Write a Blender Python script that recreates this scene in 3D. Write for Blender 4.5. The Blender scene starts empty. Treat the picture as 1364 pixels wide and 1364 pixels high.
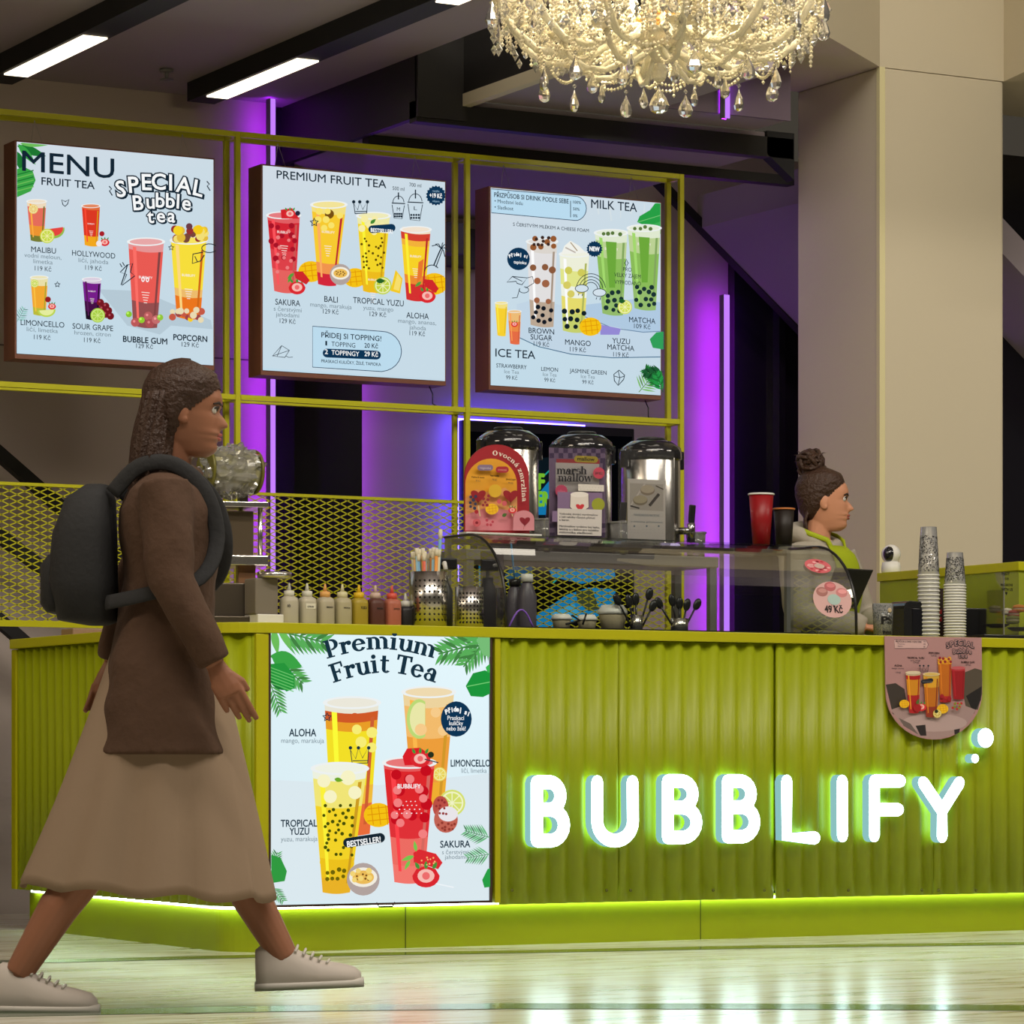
import bpy, bmesh, math, random
from mathutils import Vector, Matrix
from mathutils.noise import noise
random.seed(7)
C = bpy.context.scene.collection
sc = bpy.context.scene
# ------------------------------------------------------------------ camera, world, lights, exposure
YAW = .505; FPX = 4621.; HORIZON = 1015.4
CAM = Vector((-4.716, -10.489, .635)); sa, ca = math.sin(YAW), math.cos(YAW)
cd = bpy.data.cameras.new('camera'); cam = bpy.data.objects.new('camera', cd); C.objects.link(cam)
cam.location = CAM; cam.rotation_euler = (math.pi/2, 0, -YAW)
cd.sensor_width = 36; cd.lens = 36*FPX/1364; cd.shift_y = (HORIZON-682)/1364; cd.clip_end = 80
sc.camera = cam
sc.view_settings.view_transform = 'Standard'; sc.view_settings.look = 'None'
sc.view_settings.gamma = 1; sc.view_settings.use_curve_mapping = False
sc.view_settings.exposure = 0.0
w = bpy.data.worlds.new('world'); sc.world = w; w.use_nodes = True
w.node_tree.nodes['Background'].inputs[0].default_value = (1, .86, .66, 1)
w.node_tree.nodes['Background'].inputs[1].default_value = .05
def area(name, loc, aim, size, power, col, size_y=None):
    d = bpy.data.lights.new(name, 'AREA'); d.energy = power; d.color = col; d.size = size
    if size_y: d.shape = 'RECTANGLE'; d.size_y = size_y
    o = bpy.data.objects.new(name, d); C.objects.link(o); o.location = loc
    o.rotation_euler = (Vector(aim)-Vector(loc)).to_track_quat('-Z', 'Y').to_euler()
    return o
area('mall_ceiling_light', (0.8, -4.2, 6.0), (1.6, .3, 1.0), 7, 225, (1, .92, .80), .22)
area('mall_ceiling_light', (-1.5, -7.0, 6.3), (1.4, 0, 1.0), 7, 245, (1, .92, .80), .22)
area('atrium_light', (7.5, -4.5, 5.2), (4.0, 1.8, 1.8), 2.5, 120, (1, .91, .77), .5)
area('corridor_light', (-5.5, -1.5, 4.6), (0, 1.0, 1.0), 2.0, 80, (1, .82, .6), .5)
area('kiosk_ceiling_light', (1.9, .9, 3.9), (1.9, .9, 0), 1.6, 16, (1, .9, .75))
area('back_room_light', (3.4, 3.2, 3.2), (3.4, 3.2, 0), 1.0, 5, (.8, .65, 1))

# ------------------------------------------------------------------ pixel rays (photo frame 1364 x 1364) to points at a known depth
def ray(u, v):
    t = (u-682)/FPX
    return Vector((sa+t*ca, ca-t*sa, (HORIZON-v)/FPX))
def onY(u, v, Y):
    d = ray(u, v); return CAM+d*((Y-CAM.y)/d.y)
def onX(u, v, X):
    d = ray(u, v); return CAM+d*((X-CAM.x)/d.x)
def onZ(u, v, Z):
    d = ray(u, v); return CAM+d*((Z-CAM.z)/d.z)
def uX(u, Y): return onY(u, 900, Y).x
def vZ(v, X, Y):
    return CAM.z+(HORIZON-v)/FPX*((X-CAM.x)*sa+(Y-CAM.y)*ca)

# ------------------------------------------------------------------ materials
def lin(r, g, b):
    f = lambda x: x/12.92 if x <= .04045 else ((x+.055)/1.055)**2.4
    return (f(r/255), f(g/255), f(b/255), 1)
MATS = {}
def mat(name, col=(.5, .5, .5), rough=.5, metal=0, trans=0, spec=.5, bump=0, scale=40, var=0, coat=0, ior=1.45):
    if name in MATS: return MATS[name]
    m = bpy.data.materials.new(name); m.use_nodes = True; n = m.node_tree.nodes; l = m.node_tree.links
    b = n['Principled BSDF']; c = tuple(col[:3])+(1,)
    b.inputs['Base Color'].default_value = c; b.inputs['Roughness'].default_value = rough
    b.inputs['Metallic'].default_value = metal; b.inputs['Transmission Weight'].default_value = trans
    b.inputs['Specular IOR Level'].default_value = spec; b.inputs['IOR'].default_value = ior
    b.inputs['Coat Weight'].default_value = coat
    if bump or var:
        tc = n.new('ShaderNodeTexCoord'); nz = n.new('ShaderNodeTexNoise')
        nz.inputs['Scale'].default_value = scale; nz.inputs['Detail'].default_value = 4
        l.new(tc.outputs['Object'], nz.inputs['Vector'])
        if bump:
            bp = n.new('ShaderNodeBump'); bp.inputs['Strength'].default_value = bump; bp.inputs['Distance'].default_value = .01
            l.new(nz.outputs['Fac'], bp.inputs['Height']); l.new(bp.outputs['Normal'], b.inputs['Normal'])
        if var:
            mx = n.new('ShaderNodeMix'); mx.data_type = 'RGBA'
            mx.inputs[6].default_value = tuple(x*(1-var) for x in c[:3])+(1,); mx.inputs[7].default_value = tuple(min(1, x*(1+var)) for x in c[:3])+(1,)
            l.new(nz.outputs['Fac'], mx.inputs[0]); l.new(mx.outputs[2], b.inputs['Base Color'])
    MATS[name] = m; return m
def emit(name, col, strength, sample=True):
    if name in MATS: return MATS[name]
    m = bpy.data.materials.new(name); m.use_nodes = True; n = m.node_tree.nodes; n.clear()
    e = n.new('ShaderNodeEmission'); o = n.new('ShaderNodeOutputMaterial'); m.node_tree.links.new(e.outputs[0], o.inputs[0])
    e.inputs[0].default_value = tuple(col[:3])+(1,); e.inputs[1].default_value = strength
    if not sample: m.cycles.emission_sampling = 'NONE'
    MATS[name] = m; return m
def attr_mat(name, emissive=0., rough=.5, sample=False):
    m = bpy.data.materials.new(name); m.use_nodes = True; n = m.node_tree.nodes; l = m.node_tree.links
    a = n.new('ShaderNodeAttribute'); a.attribute_name = 'ink'
    if emissive:
        n.remove(n['Principled BSDF']); e = n.new('ShaderNodeEmission'); e.inputs[1].default_value = emissive
        l.new(a.outputs['Color'], e.inputs[0]); l.new(e.outputs[0], n['Material Output'].inputs[0])
        m.cycles.emission_sampling = 'FRONT' if sample else 'NONE'
    else:
        b = n['Principled BSDF']; b.inputs['Roughness'].default_value = rough; l.new(a.outputs['Color'], b.inputs['Base Color'])
    MATS[name] = m; return m
def glassy(name, tint=(1, 1, 1), rough=.0, refl=1.0, haze=0.):
    m = bpy.data.materials.new(name); m.use_nodes = True; n = m.node_tree.nodes; l = m.node_tree.links; n.clear()
    o = n.new('ShaderNodeOutputMaterial'); t = n.new('ShaderNodeBsdfTransparent'); g = n.new('ShaderNodeBsdfGlossy'); mx = n.new('ShaderNodeMixShader')
    fr = n.new('ShaderNodeFresnel'); fr.inputs[0].default_value = 1.45
    mu = n.new('ShaderNodeMath'); mu.operation = 'MULTIPLY'; mu.inputs[1].default_value = refl
    l.new(fr.outputs[0], mu.inputs[0]); l.new(mu.outputs[0], mx.inputs[0])
    t.inputs[0].default_value = tuple(tint)+(1,); g.inputs['Roughness'].default_value = rough
    l.new(g.outputs[0], mx.inputs[2])
    if haze:
        d = n.new('ShaderNodeBsdfDiffuse'); d.inputs[0].default_value = (.8, .8, .78, 1); m2 = n.new('ShaderNodeMixShader'); m2.inputs[0].default_value = haze
        l.new(t.outputs[0], m2.inputs[1]); l.new(d.outputs[0], m2.inputs[2]); l.new(m2.outputs[0], mx.inputs[1])
    else: l.new(t.outputs[0], mx.inputs[1])
    l.new(mx.outputs[0], o.inputs[0]); MATS[name] = m; return m

LIME = mat('lime_paint', lin(150, 162, 8), .42, var=.06, scale=6)
LIMEF = mat('lime_powder_coat', lin(178, 176, 8), .4)
BLACK = mat('black_plastic', (.012, .012, .013), .3)
MATTE = mat('matte_black', (.008, .008, .009), .7)
STEEL = mat('brushed_steel', (.62, .6, .56), .24, 1)
GREY = mat('grey_metal', (.2, .2, .2), .45, .5)
WHITEP = mat('white_plastic', (.75, .74, .7), .4)
WOOD = mat('brown_casing', lin(112, 66, 48), .5, var=.15, scale=14)
CLEAR = glassy('clear_glass', (.95, .97, .96), 0, .36)
PET = glassy('clear_cup_plastic', (.86, .86, .84), .08, 1, .16)
ACRYL = glassy('clear_acrylic', (.96, .96, .97), 0, .7, .015)

# ------------------------------------------------------------------ mesh builder
class MB:
    def __init__(s): s.v = []; s.f = []; s.sm = []; s.mi = []; s.cur = 0
    def add(s, vs, fs, smooth=False):
        n = len(s.v); s.v += [Vector(p) for p in vs]
        for f in fs: s.f.append([n+i for i in f]); s.sm.append(smooth); s.mi.append(s.cur)
        return s
    def box(s, a, b):
        x0, y0, z0 = a; x1, y1, z1 = b
        return s.add([(x0, y0, z0), (x1, y0, z0), (x1, y1, z0), (x0, y1, z0), (x0, y0, z1), (x1, y0, z1), (x1, y1, z1), (x0, y1, z1)],
                     [(0, 3, 2, 1), (4, 5, 6, 7), (0, 1, 5, 4), (1, 2, 6, 5), (2, 3, 7, 6), (3, 0, 4, 7)])
    def cbox(s, c, size, M=None):
        h = Vector(size)/2; k = len(s.v); s.box(-h, h)
        for i in range(k, len(s.v)): s.v[i] = (M @ s.v[i] if M else s.v[i])+Vector(c)
        return s
    def bar(s, p, q, w, h, up=(0, 0, 1)):
        p, q = Vector(p), Vector(q); d = (q-p).normalized(); up = Vector(up)
        a = d.cross(up)
        if a.length < 1e-4: a = d.cross(Vector((1, 0, 0)))
        a.normalize(); b = a.cross(d).normalized(); vs = []
        for e in (p, q):
            for i, j in ((-1, -1), (1, -1), (1, 1), (-1, 1)): vs.append(e+a*(w/2*i)+b*(h/2*j))
        return s.add(vs, [(3, 2, 1, 0), (4, 5, 6, 7), (0, 1, 5, 4), (1, 2, 6, 5), (2, 3, 7, 6), (3, 0, 4, 7)])
    def tube(s, path, r, seg=10, closed=False, caps=True, asp=1., ref=None):
        P = [Vector(p) for p in path]; n = len(P); R = r if isinstance(r, (list, tuple)) else [r]*n
        A = asp if isinstance(asp, (list, tuple)) else [asp]*n
        T = [((P[(i+1) % n]-P[i-1]) if closed or 0 < i < n-1 else (P[1]-P[0] if i == 0 else P[-1]-P[-2])).normalized() for i in range(n)]
        up = Vector(ref) if ref else (Vector((0, 0, 1)) if abs(T[0].z) < .9 else Vector((1, 0, 0)))
        vs = []
        a = (up-T[0]*up.dot(T[0])).normalized()
        for i in range(n):
            base = Vector(ref) if ref else a
            a = (base-T[i]*base.dot(T[i]))
            a = a.normalized() if a.length > 1e-6 else T[i].orthogonal().normalized()
            b = T[i].cross(a)
            for k in range(seg):
                t = 2*math.pi*k/seg; vs.append(P[i]+a*(R[i]*math.cos(t))+b*(R[i]*A[i]*math.sin(t)))
        fs = []
        for i in range(n if closed else n-1):
            for k in range(seg):
                j = (i+1) % n; fs.append((i*seg+k, i*seg+(k+1) % seg, j*seg+(k+1) % seg, j*seg+k))
        s.add(vs, fs, True)
        if caps and not closed:
            n0 = len(s.v)-len(vs); s.f += [[n0+k for k in range(seg)][::-1], [n0+(n-1)*seg+k for k in range(seg)]]; s.sm += [False]*2; s.mi += [s.cur]*2
        return s
    def lathe(s, prof, c=(0, 0, 0), seg=32, smooth=True, cap=True, M=None):
        c = Vector(c); vs = []
        for r, z in prof:
            for k in range(seg):
                t = 2*math.pi*k/seg; p = Vector((r*math.cos(t), r*math.sin(t), z)); vs.append((M @ p if M else p)+c)
        fs = [(i*seg+k, i*seg+(k+1) % seg, (i+1)*seg+(k+1) % seg, (i+1)*seg+k) for i in range(len(prof)-1) for k in range(seg)]
        s.add(vs, fs, smooth)
        if cap:
            n0 = len(s.v)-len(vs); m = len(prof)-1
            if prof[0][0] > 1e-5: s.f.append([n0+k for k in range(seg)][::-1]); s.sm.append(False); s.mi.append(s.cur)
            if prof[-1][0] > 1e-5: s.f.append([n0+m*seg+k for k in range(seg)]); s.sm.append(False); s.mi.append(s.cur)
        return s
    def ball(s, c, r, seg=16, rings=10, M=None):
        R = Vector((r, r, r)) if not hasattr(r, '__len__') else Vector(r)
        prof = [(math.sin(math.pi*i/rings), -math.cos(math.pi*i/rings)) for i in range(rings+1)]
        k = len(s.v); s.lathe([(max(a, 1e-4), b) for a, b in prof], (0, 0, 0), seg)
        for i in range(k, len(s.v)):
            p = Vector((s.v[i].x*R.x, s.v[i].y*R.y, s.v[i].z*R.z)); s.v[i] = (M @ p if M else p)+Vector(c)
        return s
    def octa(s, c, r, k=1.):
        c = Vector(c)
        return s.add([c+Vector(d)*r for d in ((1, 0, 0), (0, 1, 0), (-1, 0, 0), (0, -1, 0), (0, 0, k), (0, 0, -k))],
                     [(0, 1, 4), (1, 2, 4), (2, 3, 4), (3, 0, 4), (1, 0, 5), (2, 1, 5), (3, 2, 5), (0, 3, 5)])
    def prism(s, poly, z0, z1):
        n = len(poly); vs = [(x, y, z0) for x, y in poly]+[(x, y, z1) for x, y in poly]
        return s.add(vs, [list(range(n))[::-1], list(range(n, 2*n))]+[(i, (i+1) % n, n+(i+1) % n, n+i) for i in range(n)])
    def slabY(s, poly, y0, y1):   # outline in X,Z extruded along Y
        n = len(poly); vs = [(x, y0, z) for x, z in poly]+[(x, y1, z) for x, z in poly]
        return s.add(vs, [list(range(n)), list(range(n, 2*n))[::-1]]+[((i+1) % n, i, n+i, n+(i+1) % n) for i in range(n)])
    def loft(s, rings, cap=True, smooth=True, closed=True):
        n = len(rings[0]); vs = [p for r in rings for p in r]
        fs = [(i*n+k, i*n+(k+1) % n, (i+1)*n+(k+1) % n, (i+1)*n+k) for i in range(len(rings)-1) for k in range(n if closed else n-1)]
        s.add(vs, fs, smooth)
        if cap:
            n0 = len(s.v)-len(vs); m = (len(rings)-1)*n
            s.f += [[n0+k for k in range(n)][::-1], [n0+m+k for k in range(n)]]; s.sm += [smooth]*2; s.mi += [s.cur]*2
        return s
    def xf(s, M, k=0):
        for i in range(k, len(s.v)): s.v[i] = M @ s.v[i]
        return s
def rootloc(p):
    while p.parent: p = p.parent
    return p.location.copy()
def obj(name, mb, m, parent=None, bevel=0., ink=None):
    me = bpy.data.meshes.new(name); off = rootloc(parent) if parent else Vector((0, 0, 0))
    me.from_pydata([tuple(p-off) for p in mb.v], [], mb.f); me.update()
    me.polygons.foreach_set('use_smooth', mb.sm); me.polygons.foreach_set('material_index', mb.mi)
    for x in (m if isinstance(m, (list, tuple)) else [m]): me.materials.append(x)
    if ink:
        a = me.color_attributes.new('ink', 'FLOAT_COLOR', 'POINT'); a.data.foreach_set('color', [x for c in ink for x in c])
    o = bpy.data.objects.new(name, me); C.objects.link(o); o.parent = parent
    if bevel:
        b = o.modifiers.new('bevel', 'BEVEL'); b.width = bevel; b.segments = 2; b.limit_method = 'ANGLE'; b.angle_limit = .7
    return o
def tag(o, label, cat, group=None):
    o['label'] = label; o['category'] = cat
    if group: o['group'] = group
    return o
def thing(name, label, cat, loc=(0, 0, 0), group=None):
    o = bpy.data.objects.new(name, None); C.objects.link(o); o.location = loc; o.empty_display_size = .1
    return tag(o, label, cat, group)
def single(name, label, cat, mb, m, group=None, bevel=0., ink=None):
    return tag(obj(name, mb, m, None, bevel, ink), label, cat, group)
def struct(name, mb, m, bevel=0.):
    o = obj(name, mb, m, None, bevel); o['kind'] = 'structure'; return o
def dup(o, loc, label, rotz=0):
    r = o.copy(); C.objects.link(r); r.location = loc; r.rotation_euler.z = rotz; r['label'] = label
    for c in list(o.children):
        d = c.copy(); C.objects.link(d); d.parent = r
        for g in list(c.children):
            e = g.copy(); C.objects.link(e); e.parent = d
    return r
def fuse(mb, voxel, smooth=4):
    """one continuous skin from overlapping closed pieces"""
    me = bpy.data.meshes.new('tmp'); me.from_pydata([tuple(p) for p in mb.v], [], mb.f); me.update()
    o = bpy.data.objects.new('tmp', me); C.objects.link(o)
    r = o.modifiers.new('r', 'REMESH'); r.mode = 'VOXEL'; r.voxel_size = voxel
    s = o.modifiers.new('s', 'SMOOTH'); s.iterations = smooth; s.factor = .5
    dg = bpy.context.evaluated_depsgraph_get(); ev = o.evaluated_get(dg); m2 = ev.to_mesh()
    out = MB(); out.add([v.co.copy() for v in m2.vertices], [tuple(p.vertices) for p in m2.polygons], True)
    ev.to_mesh_clear(); bpy.data.objects.remove(o); bpy.data.meshes.remove(me)
    return out
# ------------------------------------------------------------------ print engine: flat ink shapes on a panel
GL = {}
def glyphs(s, bold=0.):
    k = (s, round(bold, 4))
    if k not in GL:
        cu = bpy.data.curves.new('t', 'FONT'); cu.body = s; cu.offset = bold; cu.resolution_u = 3; cu.fill_mode = 'FRONT'
        o = bpy.data.objects.new('t', cu); C.objects.link(o); me = bpy.data.meshes.new_from_object(o)
        vs = [(v.co.x, v.co.y) for v in me.vertices]; fs = [tuple(p.vertices) for p in me.polygons]
        bpy.data.objects.remove(o); bpy.data.curves.remove(cu); bpy.data.meshes.remove(me)
        xs = [p[0] for p in vs] or [0, 1]; GL[k] = (vs, fs, min(xs), max(xs))
    return GL[k]
def arc(cx, cy, rx, ry, a0, a1, n=14):
    return [(cx+rx*math.cos(math.radians(a0+(a1-a0)*i/n)), cy+ry*math.sin(math.radians(a0+(a1-a0)*i/n))) for i in range(n+1)]
# heavy serif lettering (unit cap height): lists of polygons
def _st(x, y0, y1, w=.2): return [(x-w/2, y0), (x+w/2, y0), (x+w/2, y1), (x-w/2, y1)]
def _se(x0, x1, y, h=.08): return [(x0, y), (x1, y), (x1, y+h), (x0, y+h)]
def _ring(cx, cy, rx, ry, wx, wy, a0=0, a1=360, n=20):
    o = arc(cx, cy, rx, ry, a0, a1, n); i = arc(cx, cy, rx-wx, ry-wy, a0, a1, n)
    return [[o[k], o[k+1], i[k+1], i[k]] for k in range(n)]
XH = .68
def _arch(x0, x1): return _ring((x0+x1)/2, XH-.26, (x1-x0)/2+.1, .28, .2, .1, 0, 120)
SERIF = {
 'P': ([_st(.2, 0, 1), _se(0, .42, 0), _se(0, .3, .92)]+_ring(.36, .69, .34, .31, .2, .1, -100, 100), .76),
 'F': ([_st(.2, 0, 1), _se(0, .44, 0), _se(0, .72, .9, .1), [(.62, .7), (.72, .7), (.72, 1), (.62, .95)], _se(.2, .52, .46, .1), [(.46, .38), (.54, .38), (.54, .64), (.46, .64)]], .76),
 'T': ([_st(.4, 0, 1, .22), _se(.18, .62, 0), _se(0, .8, .9, .1), [(0, .7), (.1, .7), (.14, 1), (0, 1)], [(.7, .7), (.8, .7), (.8, 1), (.66, 1)]], .84),
 'O': (_ring(.42, .5, .42, .52, .22, .1), .88),
 'r': ([_st(.18, 0, XH), _se(0, .38, 0), _se(0, .2, XH-.08), arc(.48, .56, .12, .13, 0, 360)]+_ring(.42, .46, .24, .22, .14, .12, 70, 170), .62),
 'e': (_ring(.34, .34, .34, .36, .2, .1, 0, 330)+[_se(.2, .66, .34, .08)], .74),
 'm': ([_st(.18, 0, XH), _se(0, .34, 0), _se(0, .2, XH-.08), _st(.55, 0, .44), _se(.42, .7, 0), _st(.92, 0, .44), _se(.8, 1.08, 0)]+_arch(.18, .55)+_arch(.55, .92), 1.12),
 'n': ([_st(.18, 0, XH), _se(0, .34, 0), _se(0, .2, XH-.08), _st(.56, 0, .44), _se(.43, .72, 0)]+_arch(.18, .56), .77),
 'h': ([_st(.18, 0, 1), _se(0, .34, 0), _se(0, .2, .92), _st(.56, 0, .44), _se(.43, .72, 0)]+_arch(.18, .56), .77),
 'i': ([_st(.2, 0, XH), _se(.02, .4, 0), _se(.02, .2, XH-.08), arc(.2, .87, .12, .12, 0, 360)], .45),
 'l': ([_st(.2, 0, 1), _se(.02, .4, 0), _se(.02, .2, .92)], .45),
 'u': ([_st(.18, .2, XH), _se(0, .2, XH-.08), _st(.58, 0, XH), _se(.42, .6, XH-.08), _se(.56, .74, 0)]+_ring(.36, .24, .28, .26, .2, .1, 180, 350), .79),
 't': ([_st(.22, .16, .9), _se(.02, .48, XH-.08, .09)]+_ring(.34, .2, .22, .22, .2, .1, 180, 330), .55),
 'a': ([_st(.52, 0, .46), _se(.5, .72, 0)]+_ring(.28, .2, .26, .22, .16, .08)+_ring(.36, .44, .26, .26, .2, .1, 0, 150)+[arc(.18, .5, .09, .09, 0, 360)], .74),
 's': (_ring(.26, .5, .25, .2, .14, .1, 30, 250)+_ring(.3, .19, .27, .21, .16, .1, -150, 90), .6),
 'o': (_ring(.35, .34, .35, .36, .2, .1), .74),
 'c': (_ring(.34, .34, .34, .36, .2, .1, 50, 320)+[arc(.5, .54, .1, .1, 0, 360)], .66),
 'v': ([[(.05, XH), (.3, XH), (.48, .2), (.4, 0), (.34, 0)], [(.4, 0), (.46, 0), (.72, XH), (.62, XH)], _se(-.02, .36, XH-.07, .07), _se(.52, .78, XH-.07, .07)], .78),
 'w': ([[(.05, XH), (.28, XH), (.4, .25), (.34, 0), (.28, 0)], [(.34, 0), (.4, 0), (.6, XH), (.5, XH)], [(.48, XH), (.7, XH), (.8, .25), (.76, 0), (.7, 0)], [(.76, 0), (.82, 0), (1.04, XH), (.95, XH)], _se(-.02, .34, XH-.07, .07), _se(.86, 1.1, XH-.07, .07)], 1.1),
 'z': ([_se(.04, .6, 0, .11), _se(.04, .6, XH-.11, .11), [(.04, .08), (.26, .08), (.6, XH-.08), (.38, XH-.08)], _st(.58, 0, .24, .08), _st(.07, XH-.24, XH, .08)], .66),
 ' ': ([], .3)}
SERIF['á'] = (SERIF['a'][0]+[[(.26, .78), (.36, .76), (.56, .98), (.4, 1.0)]], .74)
class Print:
    """ink collected in zoomed photo pixels of a panel that stands on the plane Y"""
    def __init__(s, zoom, ox, oy, Y, step=.00006): s.k = zoom; s.ox = ox; s.oy = oy; s.Y = Y; s.v = []; s.f = []; s.c = []; s.n = 0; s.step = step; s.clip = None
    def pt(s, x, y):
        p = onY(s.ox+x/s.k, s.oy+y/s.k, s.Y); return (p.x, p.z)
    def raw(s, pts, faces, col):
        s.n += 1; y = s.Y-s.n*s.step
        if s.clip:
            x0, x1, z0, z1 = s.clip; P, F = [], []
            if all(x0 <= p[0] <= x1 and z0 <= p[1] <= z1 for p in pts): P, F = pts, faces
            else:
                for f in faces:
                    q = [pts[i] for i in f]
                    for ax, lim, sg in ((0, x0, 1), (0, x1, -1), (1, z0, 1), (1, z1, -1)):
                        o = []
                        for i in range(len(q)):
                            a, b = q[i-1], q[i]; da, db = (a[ax]-lim)*sg, (b[ax]-lim)*sg
                            if (da < 0) != (db < 0): t = da/(da-db); o.append((a[0]+(b[0]-a[0])*t, a[1]+(b[1]-a[1])*t))
                            if db >= 0: o.append(b)
                        q = o
                        if len(q) < 3: break
                    if len(q) >= 3: F.append(tuple(range(len(P), len(P)+len(q)))); P += q
            pts, faces = P, F
        n = len(s.v)
        s.v += [Vector((x, y, z)) for x, z in pts]; s.f += [tuple(n+i for i in f) for f in faces]
        s.c += [col]*len(pts)
    def poly(s, pts, col): s.raw([s.pt(*p) for p in pts], [tuple(range(len(pts)))], col)
    def line(s, pts, w, col, closed=False):
        P = [Vector(p) for p in pts]; n = len(P); q = []; fs = []
        for i in range(n):
            a = P[i-1] if i or closed else P[i]; b = P[(i+1) % n] if i < n-1 or closed else P[i]
            d = (b-a); d = Vector((-d.y, d.x)).normalized()*(w/2) if d.length else Vector((0, w/2))
            q += [P[i]+d, P[i]-d]
        for i in range(n if closed else n-1): j = (i+1) % n; fs.append((2*i, 2*i+1, 2*j+1, 2*j))
        s.raw([s.pt(*p) for p in q], fs, col)
    def disc(s, x, y, rx, col, ry=None): s.poly(arc(x, y, rx, ry or rx, 0, 345, 23), col)
    def text(s, t, x0, x1, y, col, cap=None, bold=0., rot=0):
        vs, fs, a, b = glyphs(t); P0 = s.pt(x0, y); X1 = s.pt(x1, y)[0]
        kx = (X1-P0[0])/max(b-a, 1e-3); kz = kx if cap is None else cap/s.k*abs(onY(s.ox, s.oy, s.Y).z-onY(s.ox, s.oy+1, s.Y).z)/.7
        r = math.radians(rot); cr, sr = math.cos(r), math.sin(r); o = []
        for px, py in vs:
            X, Z = (px-a)*kx, py*kz; o.append((P0[0]+X*cr-Z*sr, P0[1]+X*sr+Z*cr))
        if bold <= 0: return s.raw(o, fs, col)
        d = bold*max(kx, kz)*.9
        for dx, dz in ((d, 0), (-d, 0), (0, d), (0, -d), (d*.7, d*.7), (-d*.7, -d*.7)): s.raw([(x+dx, z+dz) for x, z in o], fs, col); s.n -= 1
        s.n += 1
    def char(s, ch, x, y, h, col, bold=0., rot=0, wide=1.):
        vs, fs, a, b = glyphs(ch, bold); c = s.pt(x, y); m = (a+b)/2
        k = h/s.k*abs(onY(s.ox, s.oy, s.Y).z-onY(s.ox, s.oy+1, s.Y).z)/.72; r = math.radians(rot); cr, sr = math.cos(r), math.sin(r)
        s.raw([(c[0]+((px-m)*cr*wide-(py-.36)*sr)*k, c[1]+((px-m)*sr*wide+(py-.36)*cr)*k) for px, py in vs], fs, col)
    def bubble(s, items, h, ink, paper):
        for ch, x, y, r in items: s.char(ch, x+.07*h, y+.05*h, h, ink, .07, r, 1.05)
        for ch, x, y, r in items: s.char(ch, x, y, h, ink, .075, r, 1.05)
        for ch, x, y, r in items: s.char(ch, x, y, h, paper, .018, r, 1.05)
    def serif(s, t, pts, h, col, wide=1.):
        """letters centred at equal arc steps along pts (polyline, photo zoom px)"""
        P = [Vector(p) for p in pts]; L = [0]
        for a, b in zip(P, P[1:]): L.append(L[-1]+(b-a).length)
        tot = sum(SERIF[c][1] for c in t); x = 0
        kz = abs(onY(s.ox, s.oy, s.Y).z-onY(s.ox, s.oy+1, s.Y).z)/s.k; kx = abs(s.pt(1, 0)[0]-s.pt(0, 0)[0])
        for ch in t:
            polys, adv = SERIF[ch]; d = (x+adv/2)/tot*L[-1]; x += adv
            i = max(j for j in range(len(P)-1) if L[j] <= d); f = (d-L[i])/(L[i+1]-L[i]); p = P[i].lerp(P[i+1], f); T = (P[i+1]-P[i]).normalized()
            u = L[-1]/tot*wide
            for g in polys:
                s.poly([(p.x+T.x*(gx-adv/2)*u+T.y*gy*h, p.y+T.y*(gx-adv/2)*u-T.x*gy*h) for gx, gy in g], col)
    def cup(s, xl, xr, yt, bl, br, yb, bands, rim=(240, 244, 244), logo=None, sl=.095):
        """a printed drink: bands = (fraction from top, colour)"""
        def at(t, q): y = yt+(yb-yt)*t; a = xl+(bl-xl)*t; b = xr+(br-xr)*t; return (a+(b-a)*q, y+(b-a)*q*sl+math.sin(q*math.pi)*(b-a)*.06)
        w = xr-xl
        for i, (t, c) in enumerate(bands):
            t1 = bands[i+1][0] if i+1 < len(bands) else 1.
            s.poly([at(t, q/8) for q in range(9)]+[at(t1, 1-q/8) for q in range(9)], lin(*c))
            if t1 < 1:   # mottled join between two drinks
                for k in range(7): q = random.random()*.8+.1; p = at(t1+random.uniform(-.04, .05), q); s.disc(p[0], p[1], w*random.uniform(.05, .1), lin(*c))
        lightc = lin(*[min(255, int(x*1.08+14)) for x in bands[len(bands)//2][1]]); darkc = lin(*[int(x*.88) for x in bands[-1][1]])
        s.poly([at(.06, .12), at(.06, .22), at(.9, .26), at(.9, .17)], lightc)
        s.poly([at(.1, .86), at(.1, .93), at(.92, .9), at(.92, .82)], darkc)
        m = ((xl+xr)/2, yt+w*sl/2)
        s.poly(arc(m[0], m[1], w*.54, w*.12, 0, 345, 23), lin(*rim)); s.poly(arc(m[0], m[1], w*.46, w*.085, 0, 345, 23), lin(*[min(255, int(x*.8+50)) for x in bands[0][1]]))
        if logo:
            a, b = at(logo, .28), at(logo, .72); s.text('BUBBLIFY', a[0], b[0], a[1], lin(250, 240, 235), None, .01)
            for k in range(5): q = at(logo+.16+.03*k, .36+.02*k); r2 = at(logo+.16+.03*k, .64-.02*k); s.line([q, r2], w*.02, lin(250, 235, 225))
    def dots(s, x0, x1, y0, y1, r, col, n):
        done = []
        for k in range(n*6):
            p = (random.uniform(x0, x1), random.uniform(y0, y1))
            if len(done) < n and all((p[0]-q[0])**2+(p[1]-q[1])**2 > (r*2.15)**2 for q in done): done.append(p); s.disc(p[0], p[1], r*random.uniform(.85, 1.05), lin(*col))
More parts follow.
